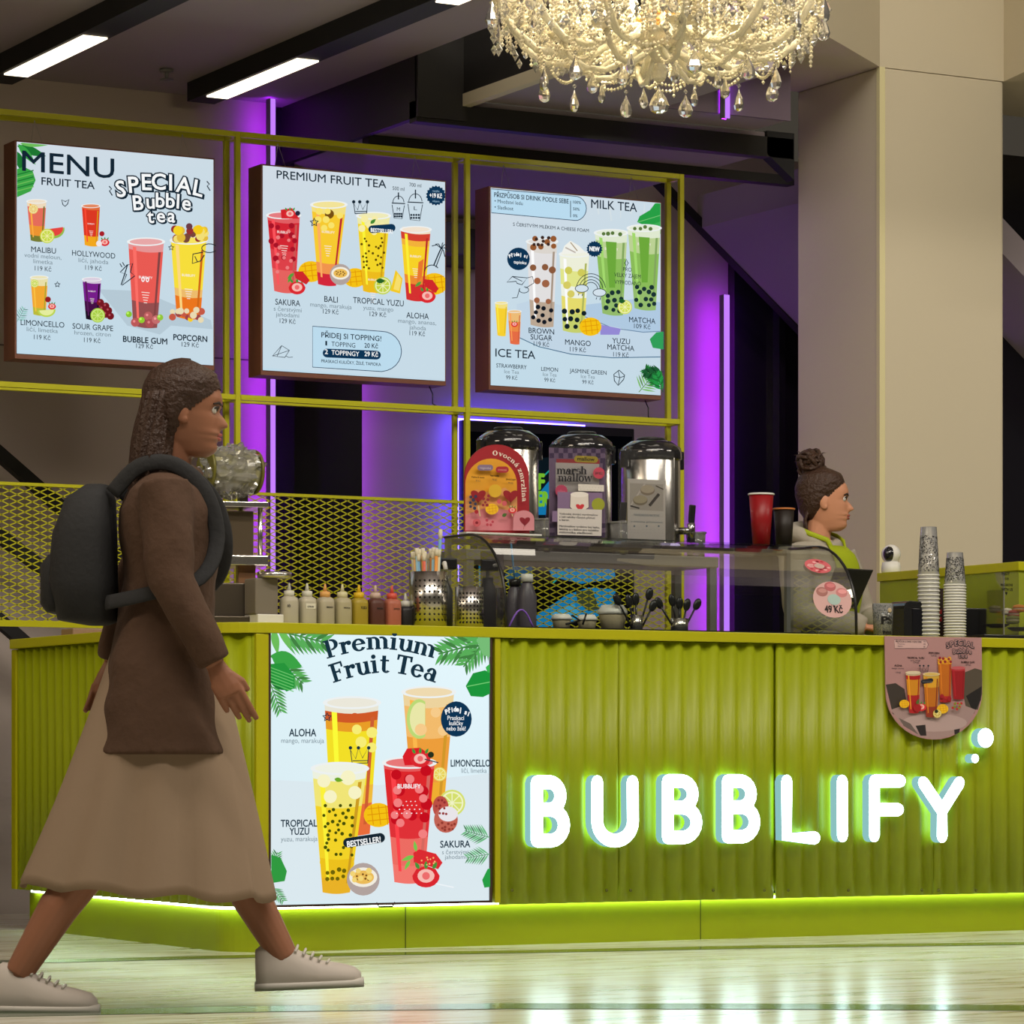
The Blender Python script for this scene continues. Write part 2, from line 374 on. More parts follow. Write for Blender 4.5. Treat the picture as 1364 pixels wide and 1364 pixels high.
    def leaf(s, x, y, L, ang, w, col):
        a = math.radians(ang); ux, uy = math.cos(a), math.sin(a); pts = []
        for i in range(9): t = i/8; pts.append((x+ux*L*t-uy*w*math.sin(math.pi*t**.8), y+uy*L*t+ux*w*math.sin(math.pi*t**.8)))
        for i in range(7, 0, -1): t = i/8; pts.append((x+ux*L*t+uy*w*math.sin(math.pi*t**.8), y+uy*L*t-ux*w*math.sin(math.pi*t**.8)))
        s.poly(pts, lin(*col))
    def palm(s, x, y, L, ang, n=9, spread=55, col=(60, 160, 70), wd=.05):
        a = math.radians(ang)
        for i in range(n):
            t = .15+.85*i/n; bx, by = x+math.cos(a)*L*t, y+math.sin(a)*L*t
            for sg in (-1, 1): s.leaf(bx, by, L*.55*(1.05-t*.6), ang+sg*spread, L*wd, col if (i+sg) % 3 else tuple(int(q*.75) for q in col))
        s.line([(x, y), (x+math.cos(a)*L, y+math.sin(a)*L)], L*.03, lin(*[int(q*.8) for q in col]))
    def strawberry(s, x, y, r):
        s.poly(arc(x, y, r, r*.85, 0, 180, 10)+[(x-r*.7, y-r*.5), (x, y-r*.75), (x+r*.7, y-r*.5)], lin(222, 40, 48)); s.poly(arc(x, y, r*.62, r*.5, 0, 345, 16), lin(250, 190, 180)); s.disc(x, y, r*.28, lin(240, 110, 110))
        for d in (-.5, 0, .5): s.leaf(x+d*r, y-r*.5, r*.6, -90+d*60, r*.14, (70, 150, 60))
    def lemon(s, x, y, r, c1=(225, 225, 90), c2=(245, 240, 170)):
        s.disc(x, y, r, lin(*c1)); s.disc(x, y, r*.86, lin(*c2)); s.disc(x, y, r*.74, lin(*c1))
        for k in range(4): a = k*math.pi/4; s.line([(x-math.cos(a)*r*.74, y-math.sin(a)*r*.74), (x+math.cos(a)*r*.74, y+math.sin(a)*r*.74)], r*.08, lin(*c2))
    def mango(s, x, y, r):
        s.poly(arc(x, y, r*1.2, r, 0, 345, 20), lin(248, 196, 20))
        for k in (-.5, 0, .5): s.line([(x-r*.9, y+k*r), (x+r*.9, y+k*r-r*.2)], r*.07, lin(225, 150, 10)); s.line([(x+k*r*1.2, y-r*.8), (x+k*r*1.2+r*.2, y+r*.8)], r*.07, lin(225, 150, 10))
    def passion(s, x, y, r):
        s.disc(x, y, r, lin(180, 165, 160)); s.disc(x, y-r*.12, r*.86, lin(245, 240, 225), r*.6); s.disc(x, y-r*.12, r*.66, lin(238, 190, 90), r*.42); s.dots(x-r*.4, x+r*.4, y-r*.3, y+r*.05, r*.07, (120, 80, 30), 9)
    def star(s, x, y, r, w, col): s.line([(x+r*(1 if i % 2 == 0 else .45)*math.sin(i*math.pi/5), y-r*(1 if i % 2 == 0 else .45)*math.cos(i*math.pi/5)) for i in range(10)], w, col, True)
    def badge(s, x, y, r, col): s.poly([(x+r*(1 if i % 2 else .86)*math.cos(i*math.pi/18), y+r*(1 if i % 2 else .86)*math.sin(i*math.pi/18)) for i in range(36)], col)
    def pill(s, x0, x1, y0, y1, dy, col):
        r = (y1-y0)/2; m = (y0+y1)/2
        s.poly(arc(x0+r, m, r, r, 90, 270, 8)+arc(x1-r, m+dy, r, r, -90, 90, 8), col)
    def crown(s, x, y, w, h, col, lw=5):
        s.line([(x, y), (x-.12*w, y-h), (x+.22*w, y-.35*h), (x+.4*w, y-1.15*h), (x+.66*w, y-.4*h), (x+1.06*w, y-1.2*h), (x+w, y-.05*h)], lw, col, True); s.line([(x+.02*w, y-.2*h), (x+.98*w, y-.22*h)], lw*.8, col)
        for d in (-.12, .4, 1.06): s.disc(x+d*w, y-1.15*h, lw*1.6, col)
    def build(s, name, m, parent=None):
        mb = MB(); mb.v = s.v; mb.f = s.f; mb.sm = [False]*len(s.f); mb.mi = [0]*len(s.f); return obj(name, mb, m, parent, 0, s.c)
INK = lin(20, 38, 52); SOFT = lin(120, 138, 148); NAVY = lin(14, 52, 84); WHITE = lin(250, 252, 252); PAPER = lin(205, 226, 236)
# ------------------------------------------------------------------ the setting
def floor_mat():
    m = mat('marble_floor', lin(220, 214, 186), .1); n = m.node_tree.nodes; l = m.node_tree.links; b = n['Principled BSDF']
    tc = n.new('ShaderNodeTexCoord'); mp = n.new('ShaderNodeMapping'); mp.inputs['Rotation'].default_value = (0, 0, -.42); mp.inputs['Scale'].default_value = (1.2, 7, 1)
    l.new(tc.outputs['Object'], mp.inputs[0]); nz = n.new('ShaderNodeTexNoise'); nz.inputs['Scale'].default_value = 1.6; nz.inputs['Detail'].default_value = 8; nz.inputs['Distortion'].default_value = 1.2
    l.new(mp.outputs[0], nz.inputs['Vector']); r = n.new('ShaderNodeValToRGB'); e = r.color_ramp.elements
    e[0].position = .36; e[0].color = lin(170, 160, 134); e[1].position = .47; e[1].color = lin(212, 208, 188)
    k = e.new(.62); k.color = lin(220, 220, 206); l.new(nz.outputs['Fac'], r.inputs[0]); l.new(r.outputs[0], b.inputs['Base Color'])
    n2 = n.new('ShaderNodeTexNoise'); n2.inputs['Scale'].default_value = 5; mr = n.new('ShaderNodeMapRange'); mr.inputs[3].default_value = .13; mr.inputs[4].default_value = .24
    l.new(tc.outputs['Object'], n2.inputs['Vector']); l.new(n2.outputs['Fac'], mr.inputs[0]); l.new(mr.outputs[0], b.inputs['Roughness'])
    return m
struct('floor', MB().box((-9, -12.5, -.1), (9, 7, 0)), floor_mat())
inlay = mat('green_marble', lin(74, 92, 64), .12, var=.3, scale=9)
def band(name, pts, wd):
    mb = MB(); L = []; R = []
    for i, p in enumerate(pts):
        p = Vector(p); d = (Vector(pts[min(i+1, len(pts)-1)])-Vector(pts[max(i-1, 0)])).normalized(); nrm = Vector((-d.y, d.x))*wd/2
        L.append(p+nrm); R.append(p-nrm)
    n = len(pts); vs = [(p.x, p.y, z) for z in (-.01, .0015) for p in L+R]
    fs = [(i, n+i, n+i+1, i+1) for i in range(n-1)]; fs += [(2*n+i, 2*n+i+1, 3*n+i+1, 3*n+i) for i in range(n-1)]
    fs += [(i, i+1, 2*n+i+1, 2*n+i) for i in range(n-1)]+[(n+i+1, n+i, 3*n+i, 3*n+i+1) for i in range(n-1)]
    struct(name, mb.add(vs, fs), inlay)
band('trim_1', [(-3.2, .75), (-1.5, .18), (-.611, -.1), (.136, -.16), (.944, -.34), (1.784, -.47), (2.698, -.72), (4.2, -1.2)], .16)
band('trim_2', [(-4.2, -1.9), (-2.6, -2.02), (-1.624, -2.2), (-.942, -2.38), (-.373, -2.58), (.187, -2.9), (.774, -3.29), (1.8, -4.2)], .2)
band('trim_3', [(-3.3, -2.9), (-1.8, -3.0), (-.9, -3.25), (-.2, -3.65), (.5, -4.3)], .2)
wallm = mat('painted_wall', lin(176, 164, 158), .7, bump=.03, scale=60)
ceilm = mat('ceiling_paint', lin(150, 140, 146), .75, bump=.03, scale=60)
beige = mat('beige_plaster', lin(200, 190, 166), .75, bump=.04, scale=30)
dark = mat('dark_glazing', (.01, .009, .014), .18)
YW = 3.22; YR = 4.3
XN = uX(361, YW)
mb = MB().box((-4.5, YW, 0), (XN-.004, YW+.12, 3.6)); wl = struct('wall_left', mb, wallm)
mb = MB().box((-4.5, YW-.004, 2.375), (XN-.03, YW+.001, 2.381)); struct('trim_4', mb, mat('joint', (.12, .1, .1), .7))
# dark glazing bay between the two walls, its frame, and the rear wall
XD = uX(477, YW+.3)
mb = MB().box((XN+.03, YW+.06, 0), (uX(400, YW), YW+.2, 3.6)).box((XN+.03, YW+.26, 0), (XD, YW+.3, 3.6)); struct('window_1', mb, dark)
mb = MB().box((XD-.2, YR, 0), (7.5, YR+.12, 3.7)); struct('wall_rear', mb, wallm)
XG0, XG1 = uX(974, YR-.05), uX(1364, YR-.05)+2
mb = MB().box((XG0, YR-.08, 0), (XG1, YR-.02, 3.2)).box((uX(1018, YR), YR-.14, 0), (uX(1026, YR), YR-.08, 3.2)); struct('window_2', mb, dark)
xw = uX(1330, 2.6); mb = MB().box((xw, 2.6, 0), (xw+1.8, 2.75, vZ(205, xw, 2.6))).box((xw, 2.6, vZ(138, xw, 2.6)), (xw+1.8, 2.75, vZ(100, xw, 2.6))); struct('window_3', mb, dark)
# ceilings
mb = MB().box((-4.5, .2, 3.5), (1.745, YW+.1, 3.6)); struct('ceiling', mb, ceilm)
mb = MB().box((1.76, 2.02, 3.262), (onZ(955, 223, 3.262).x, YR, 3.34)); struct('ceiling.001', mb, ceilm)
mb = MB().box((1.99, .9, 3.335), (2.75, 1.98, 3.42)).box((2.75, 1.72, 3.335), (3.36, 1.98, 3.42)); struct('ceiling.002', mb, ceilm)
mb = MB().box((2.75, 1.70, 3.33), (3.36, 1.72, 4.1)); struct('wall_upper', mb, mat('mauve_paint', lin(104, 90, 104), .6))
# black ceiling fascia: left cheek, cross beam, front cheek with a pale trim
mb = MB().box((1.745, 2.0, 3.25), (1.775, YR, 3.6)).box((1.745, 2.0, 3.232), (uX(1057, 2.0), 2.06, 3.318)).box((1.745, 1.985, 3.25), (1.97, 2.01, 3.62)).box((1.955, .3, 3.36), (1.985, 2.0, 3.75)).box((1.78, 2.5, 3.22), (uX(1058, 2.5), 2.56, 3.262))
struct('ceiling_beam', mb, mat('black_steel', (.014, .013, .013), .5))
struct('trim_5', MB().box((1.95, .3, 3.31), (1.99, 1.99, 3.36)), beige)
# dark bulkhead at the head of the rear wall, and the stair flight sloping down behind the kiosk
A = onY(870, 244, YR-.3); B = onY(1063, 440, YR-.3); k = (B.z-A.z)/(B.x-A.x); xe = 6.4
SX = onZ(955, 223, 3.262).x; off = .0
def zs(x): return A.z+k*(x-A.x)
X0 = A.x+(3.26-A.z)/k
mb = MB().slabY([(X0, 3.26), (xe, zs(xe)), (xe, zs(xe)+.16), (X0, 3.42)], 2.1, YR-.3); st = struct('trim_6', mb, ceilm)
mb = MB().slabY([(X0-.3, zs(X0-.3)), (xe, zs(xe)-.03), (xe, zs(xe)+.03), (X0-.3, zs(X0-.3)+.05)], YR-.34, YR-.28)
p = onY(1022, 205, 2.0); q = onY(1058, 240, 2.0)
mb.slabY([(p.x, p.z), (q.x, q.z), (q.x, p.z+.1), (p.x, p.z+.1)], 2.0, 2.06); struct('trim_7', mb, MATTE)
mb = MB().box((onY(478, 230, YR-.06).x, YR-.1, 3.02), (onY(850, 240, YR-.06).x, YR-.01, 3.2)).box((onY(380, 220, YW+.5).x, YW+.4, 2.98), (XD+.6, YW+.5, 3.12)); struct('trim_8', mb, mat('charcoal_panel', (.03, .028, .03), .5))
# pillar and the atrium rim above it
X1, X2, YP = uX(1172, 1.8), uX(1337, 1.8), 1.8; ZS = vZ(89, X1, YP)
mb = MB().box((X1, YP, 0), (X2, YP+.64, ZS)); pil = struct('column', mb, beige, .012)
struct('trim_9', MB().box((X1-.004, YP-.004, 0), (X1+.025, YP+.02, ZS)), mat('pale_bead', lin(214, 206, 160), .6))
P = onZ(1114, 55, ZS); d = (Vector((P.x, P.y))-Vector((X1, YP))).normalized()*2.2; Q = onZ(1364, 96, ZS); d2 = (Vector((Q.x, Q.y))-Vector((X2, YP))).normalized()*2
n = Vector((-.62, .4))
mb = MB().prism([(X1+d.x, YP+d.y), (X1, YP), (X1, YP+.64), (X1-.12, YP+.64), (X1+d.x+n.x, YP+d.y+n.y)], ZS, 5.6)
mb.prism([(X1, YP), (X2, YP), (X2, YP+.64), (X1, YP+.64)], ZS+.0, 5.6).prism([(X2, YP), (X2+d2.x, YP+d2.y), (X2+d2.x+2, YP+d2.y), (X2+2, YP+.64), (X2, YP+.64)], ZS, 5.6)
struct('wall_bulkhead', mb, beige)
# stair handrails seen through the mesh at the left
for i, (a, b) in enumerate((((-60, 553), (200, 780)), ((-60, 668), (190, 860)), ((-60, 775), (60, 880)))):
    p, q = onY(a[0], a[1], YW-.25), onY(b[0], b[1], YW-.25)
    mbx = MB().bar(p, q, .05, .052)
    single('stair_rail', ['black diagonal stair rail behind the mesh at far left, uppermost of three', 'black diagonal stair rail behind the mesh at far left, middle of three', 'short black diagonal stair rail at far left edge, lowest of three'][i], 'railing', mbx, MATTE, 'diagonal stair rails at the left')
# neon strips: slim profiles with lit face towards the room and the wall
NEON_F = emit('violet_face', (.56, .21, 1.1), 1.05); NEON_B = emit('violet_back', (.38, .012, .95), 27); BLUE_B = emit('blue_back', (.10, .06, 1.0), 24); VB2 = emit('violet_soft', (.38, .02, 1.0), 10)
def neon(x, y, z0, z1, label, wd=.021, deep=.15):
    t = thing('neon_strip', label, 'light strip', (x, y, z0), 'vertical violet light strips')
    obj('housing', MB().box((x-.004, y-deep+.006, z0), (x+wd+.004, y-deep+.02, z1)), GREY, t)
    obj('side_cover', MB().box((x-.008, y-deep-.001, z0), (x-.0045, y-deep+.034, z1)), GREY, t); obj('front_diffuser', MB().box((x, y-deep, z0), (x+wd, y-deep+.005, z1)), NEON_F, t)
    obj('back_diffuser', MB().box((x-.004, y-deep+.021, z0), (x+wd-.004, y-deep+.026, z1)), NEON_B, t)
neon(uX(361, YW-.15), YW, .02, 3.49, 'tall violet light strip at the left wall edge behind the second menu board')
xs = uX(965, YR-.16); neon(xs, YR, .02, zs(xs)-.1, 'tall violet light strip on rear wall left of the barista', .03, .16)
xs2 = uX(960, 1.7); neon(xs2, 1.70, vZ(157, xs2, 1.66), vZ(60, xs2, 1.66), 'short violet light strip on the high wall behind the chandelier', .02, .04)
xr_ = uX(477, YR); mbx = MB().box((xr_-.05, YR-.09, .02), (xr_-.03, YR-.06, 3.24)); struct('hidden_glow_strip', mbx, VB2)  # unseen emissive strip behind the dark glazing, added to wash the rear wall violet
# black television with blue backlight on the rear wall
Y = YR-.14; a, b = onY(617, 559, Y), onY(845, 574, Y); zb = vZ(835, b.x, Y)
t = thing('television', 'big black wall screen with blue glow behind the tea urns', 'television', (a.x, Y, zb))
obj('bezel', MB().box((a.x, Y, zb), (b.x, Y+.05, a.z)), MATTE, t, .004)
mbx = MB()
for k in range(1): mbx.box((a.x-.01, Y+.052, zb+.2), (a.x+.01, Y+.056, a.z+.01)).box((a.x, Y+.052, a.z-.01), (b.x-.25, Y+.056, a.z+.012))
obj('backlight', mbx, BLUE_B, t); obj('wall_mount', MB().box(((a.x+b.x)/2-.3, Y+.05, zb+.2), ((a.x+b.x)/2+.3, YR, zb+.6)), MATTE, t)
pr = Print(4.1333, 600, 560, Y-.004)
pr.poly([(90, 60), (1000, 90), (1000, 1150), (90, 1150)], lin(5, 6, 10))
CY = lin(30, 150, 215); CY2 = lin(70, 185, 235); DK = lin(14, 30, 46)
pr.poly([(150, 560), (215, 540), (225, 700), (160, 1010)], CY)
pr.poly([(330, 230), (560, 200), (560, 540), (480, 530), (330, 420)], lin(18, 32, 40))
pr.poly([(480, 410), (545, 330), (545, 520), (485, 520)], CY)
pr.poly([(540, 820), (900, 810), (910, 870), (720, 900), (560, 860)], CY)
pr.poly([(300, 850), (350, 790), (450, 800), (450, 900), (330, 950)], lin(16, 90, 130))
pr.poly([(450, 1090), (640, 960), (760, 920), (910, 930), (900, 1040), (780, 1090), (560, 1140), (450, 1140)], CY)
pr.poly([(690, 940), (780, 930), (820, 1040), (760, 1050), (700, 1000)], lin(70, 80, 60)); pr.poly([(540, 1060), (680, 1010), (720, 1080), (600, 1130)], CY2)
pr.text('F', 485, 516, 378, lin(150, 235, 60), 85, .05); pr.text('ER', 480, 540, 470, lin(150, 235, 60), 80, .05)
for q in ((520, 300, 340, 60), (640, 760, 150, 40), (560, 900, 300, 60)): pr.line([(q[0], q[1]), (q[0]+q[3], q[1]-q[3])], 8, lin(40, 190, 180))
pr.build('picture', attr_mat('screen_picture', .55), t)
struct('wall_left.001', MB().box((-4.6, -1.0, 0), (-4.5, YW+.1, 3.6)), wallm)
# ceiling track lights and sprinklers
LAMP = emit('warm_lamp', (1, .86, .62), 3.2)
def track(x0, x1, y0, y1, s0, s1, label):
    t = thing('ceiling_light', label, 'ceiling light', ((x0+x1)/2, y0, 3.5), 'black linear ceiling lights')
    obj('housing', MB().box((x0, y0, 3.42), (x1, y1, 3.5)), MATTE, t)
    obj('diffuser', MB().box((x0+.018, s0, 3.414), (x1-.012, s1, 3.4205)), LAMP, t)
track(.255, .385, 2.985, .35, 2.78, 1.93, 'black linear ceiling light nearest the top left corner')
track(1.16, 1.285, 2.97, .35, 2.81, 1.93, 'black linear ceiling light above the second menu board, bright end segment')
p = onZ(604, 4, 3.42); obj('diffuser', MB().box((1.178, .45, 3.414), (1.273, p.y, 3.4205)), LAMP, bpy.data.objects['ceiling_light.001'])
def sprinkler(u, v, zc, label):
    p = onZ(u, v, zc); t = thing('sprinkler', label, 'sprinkler', p, 'ceiling sprinklers')
    obj('stem', MB().tube([p, p-Vector((0, 0, .045))], .008), GREY, t); obj('plate', MB().lathe([(.004, -.05), (.03, -.046), (.028, -.042), (.004, -.04)], p, 14), GREY, t)
    obj('flange', MB().lathe([(.03, -.001), (.028, -.012), (.012, -.014)], p, 14), GREY, t)
sprinkler(222, 92, 3.5, 'small sprinkler on the ceiling between the two linear lights')
sprinkler(641, 196, 3.262, 'small dark sprinkler above the top rail between second and third menu boards')
# ------------------------------------------------------------------ the kiosk counter
HC = 1.10
def rounded(x0, y0, r=.17, x1=3.8, y1=1.94, n=10):
    """front-left rounded outline from the rear left corner to the right end, in plan"""
    return [(x0, y1)]+[(x0+r-r*math.cos(a), y0+r-r*math.sin(a)) for a in [math.pi/2*i/n for i in range(n+1)]]+[(x1, y0)]
counter = thing('kiosk_counter', 'lime green corrugated shop counter with lit sign and rounded left corner', 'counter', (0, 0, 0))
def ushape(x0, y0, r): return rounded(x0, y0, r)+[(3.8, 1.94), (3.24, 1.94), (3.24, .5), (2.62, .5), (2.62, 1.25), (.62, 1.25), (.62, 1.94)]
obj('plinth', MB().prism(ushape(.06, .06, .15), 0, .16), LIME, counter)
obj('carcass', MB().prism(ushape(.02, .022, .15), .17, 1.062), LIME, counter)
obj('countertop', MB().prism(ushape(-.022, -.022, .19), 1.064, HC), LIMEF, counter, .003)
def wavy(path, amp, pitch, z0, z1):
    """corrugated sheet along a plan path"""
    P = [Vector(p) for p in path]; L = [0]
    for a, b in zip(P, P[1:]): L.append(L[-1]+(b-a).length)
    n = int(L[-1]/pitch*10); top = []; nr = []
    for i in range(n+1):
        d = L[-1]*i/n; j = max(k for k in range(len(P)-1) if L[k] <= d+1e-9); f = (d-L[j])/(L[j+1]-L[j]); T = (P[j+1]-P[j]).normalized()
        N = Vector((T.y, -T.x)); N = N if N.length else N; s = math.sin(2*math.pi*d/pitch)
        s = math.copysign(abs(s)**.75, s); top.append(P[j].lerp(P[j+1], f)+N*(-amp*s)*(-1)); nr.append(N)
    mb = MB(); rings = []
    for i, p in enumerate(top):
        q = p-nr[i]*.003; rings.append([(p.x, p.y, z0), (p.x, p.y, z1), (q.x, q.y, z1), (q.x, q.y, z0)])
    return mb.loft(rings, True, True)
def seg(x0, x1): return [(x0, 0), (x1, 0)]
PL = rounded(0, 0, .17)
side = [p for p in PL[1:-1]][::-1]
side = [(0, 1.90), (0, 1.2), (0, .6)]+PL[1:-1]+[(.19, 0)]
side = [s for i, s in enumerate(side) if i < 3 or s[1] < .6]
sx = [uX(u, 0) for u in (665, 823, 1033, 1243)]
cm = obj('corrugated_panel', wavy([(x, y) for x, y in side[:-1]]+[(uX(338, 0)-.003, 0)], .008, .076, .155, 1.062), LIME, counter)
for a, b in ((sx[0], sx[1]-.004), (sx[1]+.001, sx[2]-.004), (sx[2]+.001, sx[3]-.004), (sx[3]+.001, 3.8)): obj('corrugated_panel', wavy(seg(a, b), .008, .076, .1445, 1.062), LIME, counter)
xa, xb = uX(357, 0), uX(656, 0)
for a, b in ((uX(339, 0), xa-.003), (xb+.003, sx[0]-.002)): obj('corner_post', MB().box((a, -.014, .15), (b, .02, 1.062)), LIMEF, counter, .002)
obj('edge_post', MB().box((-.012, 1.90, .155), (.05, 1.945, 1.062)), LIMEF, counter, .002)
LED = emit('led_white', (.74, 1, .82), 10)
path = rounded(.048, .048, .14, 3.75, 1.88); mb = MB()
for (x, y), (x2, y2) in zip(path, path[1:]): mb.bar((x, y, .1475), (x2, y2, .1475), .012, .008)
obj('led_strip', mb, LED, counter)
mb = MB()
for u in (682, 808, 840, 950, 1018, 1050, 1130, 1228, 1250, 1300):
    for v in (853, 1186):
        p = onY(u, v, -.009); mb.lathe([(.001, .004), (.005, .003), (.006, 0)], p, 8, M=Matrix.Rotation(math.pi/2, 3, 'X'))
obj('screw', mb, mat('green_screw', lin(92, 96, 10), .5), counter)['kind'] = 'stuff'
for u in (933, 540): obj('plinth_joint', MB().box((uX(u, .06)-.0015, .0585, 0), (uX(u, .06)+.0015, .0605, .15)), mat('seam', lin(70, 80, 6), .7), counter)

# ------------------------------------------------------------------ menu board frame of square tube with mesh panels
frame = thing('tube_rack', 'lime square tube frame holding the three hanging menu boards and mesh', 'rack', (-.1, 1.95, 0))
T = .021; FX = [-.098, .928, 1.951, 2.973]; ZT, ZM = 3.11, 2.078; YF, YB = 1.95, 2.055
for x in FX:
    obj('post', MB().box((x-T/2, YF-T/2, 0), (x+T/2, YF+T/2, ZT)), LIMEF, frame, .0015)
    obj('post', MB().box((x-T/2, YB-T/2, 0), (x+T/2, YB+T/2, ZT)), LIMEF, frame, .0015)
    for z in (ZT, ZM): obj('spacer', MB().box((x-T/2, YF+T/2, z-T), (x+T/2, YB-T/2, z)), LIMEF, frame)
for z in (ZT, ZM):
    for y in (YF, YB):
        for a, b in zip(FX, FX[1:]): obj('rail', MB().box((a+T/2+.0008, y-T/2, z-T), (b-T/2-.0008, y+T/2, z)), LIMEF, frame, .0015)
def mesh_panel(x0, x1, z0, z1, y):
    mb = MB(); px, pz, th = .062, .0262, .0042; k = pz/px
    c = z0-k*x1
    while c < z1-k*x0:   # rising strands
        a = max(x0, (z0-c)/k); b = min(x1, (z1-c)/k)
        if b-a > .004: mb.bar((a, y, k*a+c), (b, y, k*b+c), .003, th)
        c += pz
    c = z0+k*x0
    while c < z1+k*x1:   # falling strands
        a = max(x0, (c-z1)/k); b = min(x1, (c-z0)/k)
        if b-a > .004: mb.bar((a, y, c-k*a), (b, y, c-k*b), .003, th)
        c += pz
    return mb
for i, (a, b) in enumerate(zip(FX, FX[1:])):
    zt = (1.69, 1.69, 1.45)[i]
    e = obj('mesh_panel', mesh_panel(a+T/2, b-T/2, 1.17, zt, YF), LIMEF, frame)
    for za, zb in ((zt-.004, zt+.008), (1.15, 1.174)): obj('mesh_edge', MB().box((a+T/2, YF-.008, za), (b-T/2, YF+.008, zb)), LIMEF, e)
e = obj('mesh_panel', mesh_panel(-1.1, FX[0]-T/2, 1.17, 1.69, YF), LIMEF, frame)
for za, zb in ((1.686, 1.698), (1.1, 1.174)): obj('mesh_edge', MB().box((-1.1, YF-.008, za), (FX[0]-T/2, YF+.008, zb)), LIMEF, e)
for z in (ZT, ZM):
    for y in (YF, YB): obj('rail', MB().box((-1.1, y-T/2, z-T), (FX[0]-T/2-.0008, y+T/2, z)), LIMEF, frame)
for y in (YF, YB): obj('post', MB().box((-1.1-T, y-T/2, 0), (-1.1, y+T/2, ZT)), LIMEF, frame)
CAB = mat('dark_green_cabinet', lin(40, 46, 12), .6)
t = thing('storage_cabinet', 'dark olive cabinet standing beyond the left end of the counter', 'cabinet', (-.55, 2.5, 0))
obj('body', MB().box((-1.2, 2.25, .02), (-.05, 2.75, 1.05)), CAB, t, .004); obj('worktop', MB().box((-1.22, 2.22, 1.05), (-.04, 2.78, 1.09)), LIMEF, t, .003)

# ------------------------------------------------------------------ hanging menu boards
BACKLIT = attr_mat('backlit_print', .97, sample=True); OVER = attr_mat('backlit_ink', .97)
def clip(pr, q):
    tl, br = onY(*q[0], pr.Y), onY(*q[1], pr.Y); pr.clip = (tl.x+.001, br.x-.001, br.z+.003, tl.z)
def board(z, ox, oy, q, label, pr):
    """q = face corners in photo px: TL TR BR BL"""
    tl, br = onY(*q[0], pr.Y), onY(*q[2], pr.Y); x0, x1, z1, z0 = tl.x, br.x, tl.z+.002, br.z-.002
    t = thing('menu_board', label, 'menu board', ((x0+x1)/2, pr.Y+.06, z0), 'hanging backlit menu boards')
    b = .006
    mb = MB().box((x0-b, pr.Y+.004, z0-.018), (x1+b, pr.Y+.122, z0)).box((x0-b, pr.Y+.004, z1), (x1+b, pr.Y+.122, z1+b)).box((x0-b, pr.Y+.004, z0), (x0, pr.Y+.122, z1)).box((x1, pr.Y+.004, z0), (x1+b, pr.Y+.122, z1)).box((x0, pr.Y+.1, z0), (x1, pr.Y+.118, z1))
    obj('casing', mb, WOOD, t)
    bg = Print(1, 0, 0, pr.Y+.002); bg.v = [Vector((x0, pr.Y, z0)), Vector((x1, pr.Y, z0)), Vector((x1, pr.Y, z1)), Vector((x0, pr.Y, z1))]; bg.f = [(0, 1, 2, 3)]
    bg.c = [lin(196, 222, 236), lin(200, 220, 232), lin(206, 222, 232), lin(212, 222, 232)]
    f = bg.build('lit_face', BACKLIT, t); pr.build('print', OVER, f)
    for i, x in enumerate((x0+.1, x1-.1)):
        w_ = MB().tube([(x-.02, pr.Y+.06, z1+b), (x, YF+.052, ZT-T)], .0012, 5).tube([(x+.03, pr.Y+.06, z1+b), (x, YF+.052, ZT-T)], .0012, 5)
        obj('hanging_wire', w_, mat('steel_wire', (.4, .38, .36), .4, .8), t)
    xc = x1-.04; obj('cable', MB().tube([(xc, pr.Y+.06, z0-.018), (xc+.01, pr.Y+.05, z0-.05), (xc+.004, pr.Y+.04, z0-.09), (xc+.012, YF, ZM)], .0028, 6), BLACK, t)
    return t
YB1 = 1.928
def T4(pr, rows, col=INK, cap=None):
    for r in rows: pr.text(r[0], r[1], r[2], r[3], r[4] if len(r) > 4 else col, r[5] if len(r) > 5 else cap, r[6] if len(r) > 6 else .0)
LG = [(30, 120, 50), (60, 165, 70), (110, 190, 90)]
# --- first board
pr = Print(4.13333, 0, 170, YB1); clip(pr, ((22.3, 189.4), (284.3, 486)))
for i, (x, y, L, a, w_) in enumerate(((95, 100, 170, 20, 24), (100, 90, 150, 50, 20), (110, 88, 165, 2, 16), (92, 130, 120, 75, 22))): pr.leaf(x, y, L, a, w_, LG[i % 3])
pr.poly([(90, 230), (130, 215), (180, 240), (196, 290), (170, 350), (90, 385)], lin(*LG[1]))
for k in range(6): pr.line([(92, 260+k*18), (185, 235+k*18)], 6, lin(*LG[k % 2*2]))
pr.palm(92, 1070, 90, -60, 6, 60, (120, 190, 170), .03)
pr.poly([(540, 890), (780, 900), (1160, 1060), (1170, 1110), (940, 1090), (880, 1140), (700, 1090)], lin(184, 204, 216))
T4(pr, [('MENU', 122, 627, 236, INK, 112, .008), ('FRUIT TEA', 228, 520, 314, INK, 42, .012)])
pr.bubble([('S', 662, 335, 10), ('P', 734, 312, 6), ('E', 806, 298, 3), ('C', 872, 295, 0), ('I', 938, 300, 0), ('A', 1012, 315, -6), ('L', 1092, 332, -10)], 92, INK, WHITE)
pr.bubble([('B', 758, 412, 6), ('u', 826, 404, 3), ('b', 880, 398, 0), ('b', 936, 400, 0), ('l', 978, 404, -3), ('e', 1026, 412, -6)], 84, INK, WHITE)
pr.bubble([('t', 826, 486, 4), ('e', 884, 482, 0), ('a', 942, 482, -4)], 78, INK, WHITE)
for x, y in ((606, 345), (1144, 318)): pr.line([(x-8, y-22), (x+6, y-6), (x-6, y+4), (x+10, y+30)], 6, INK)
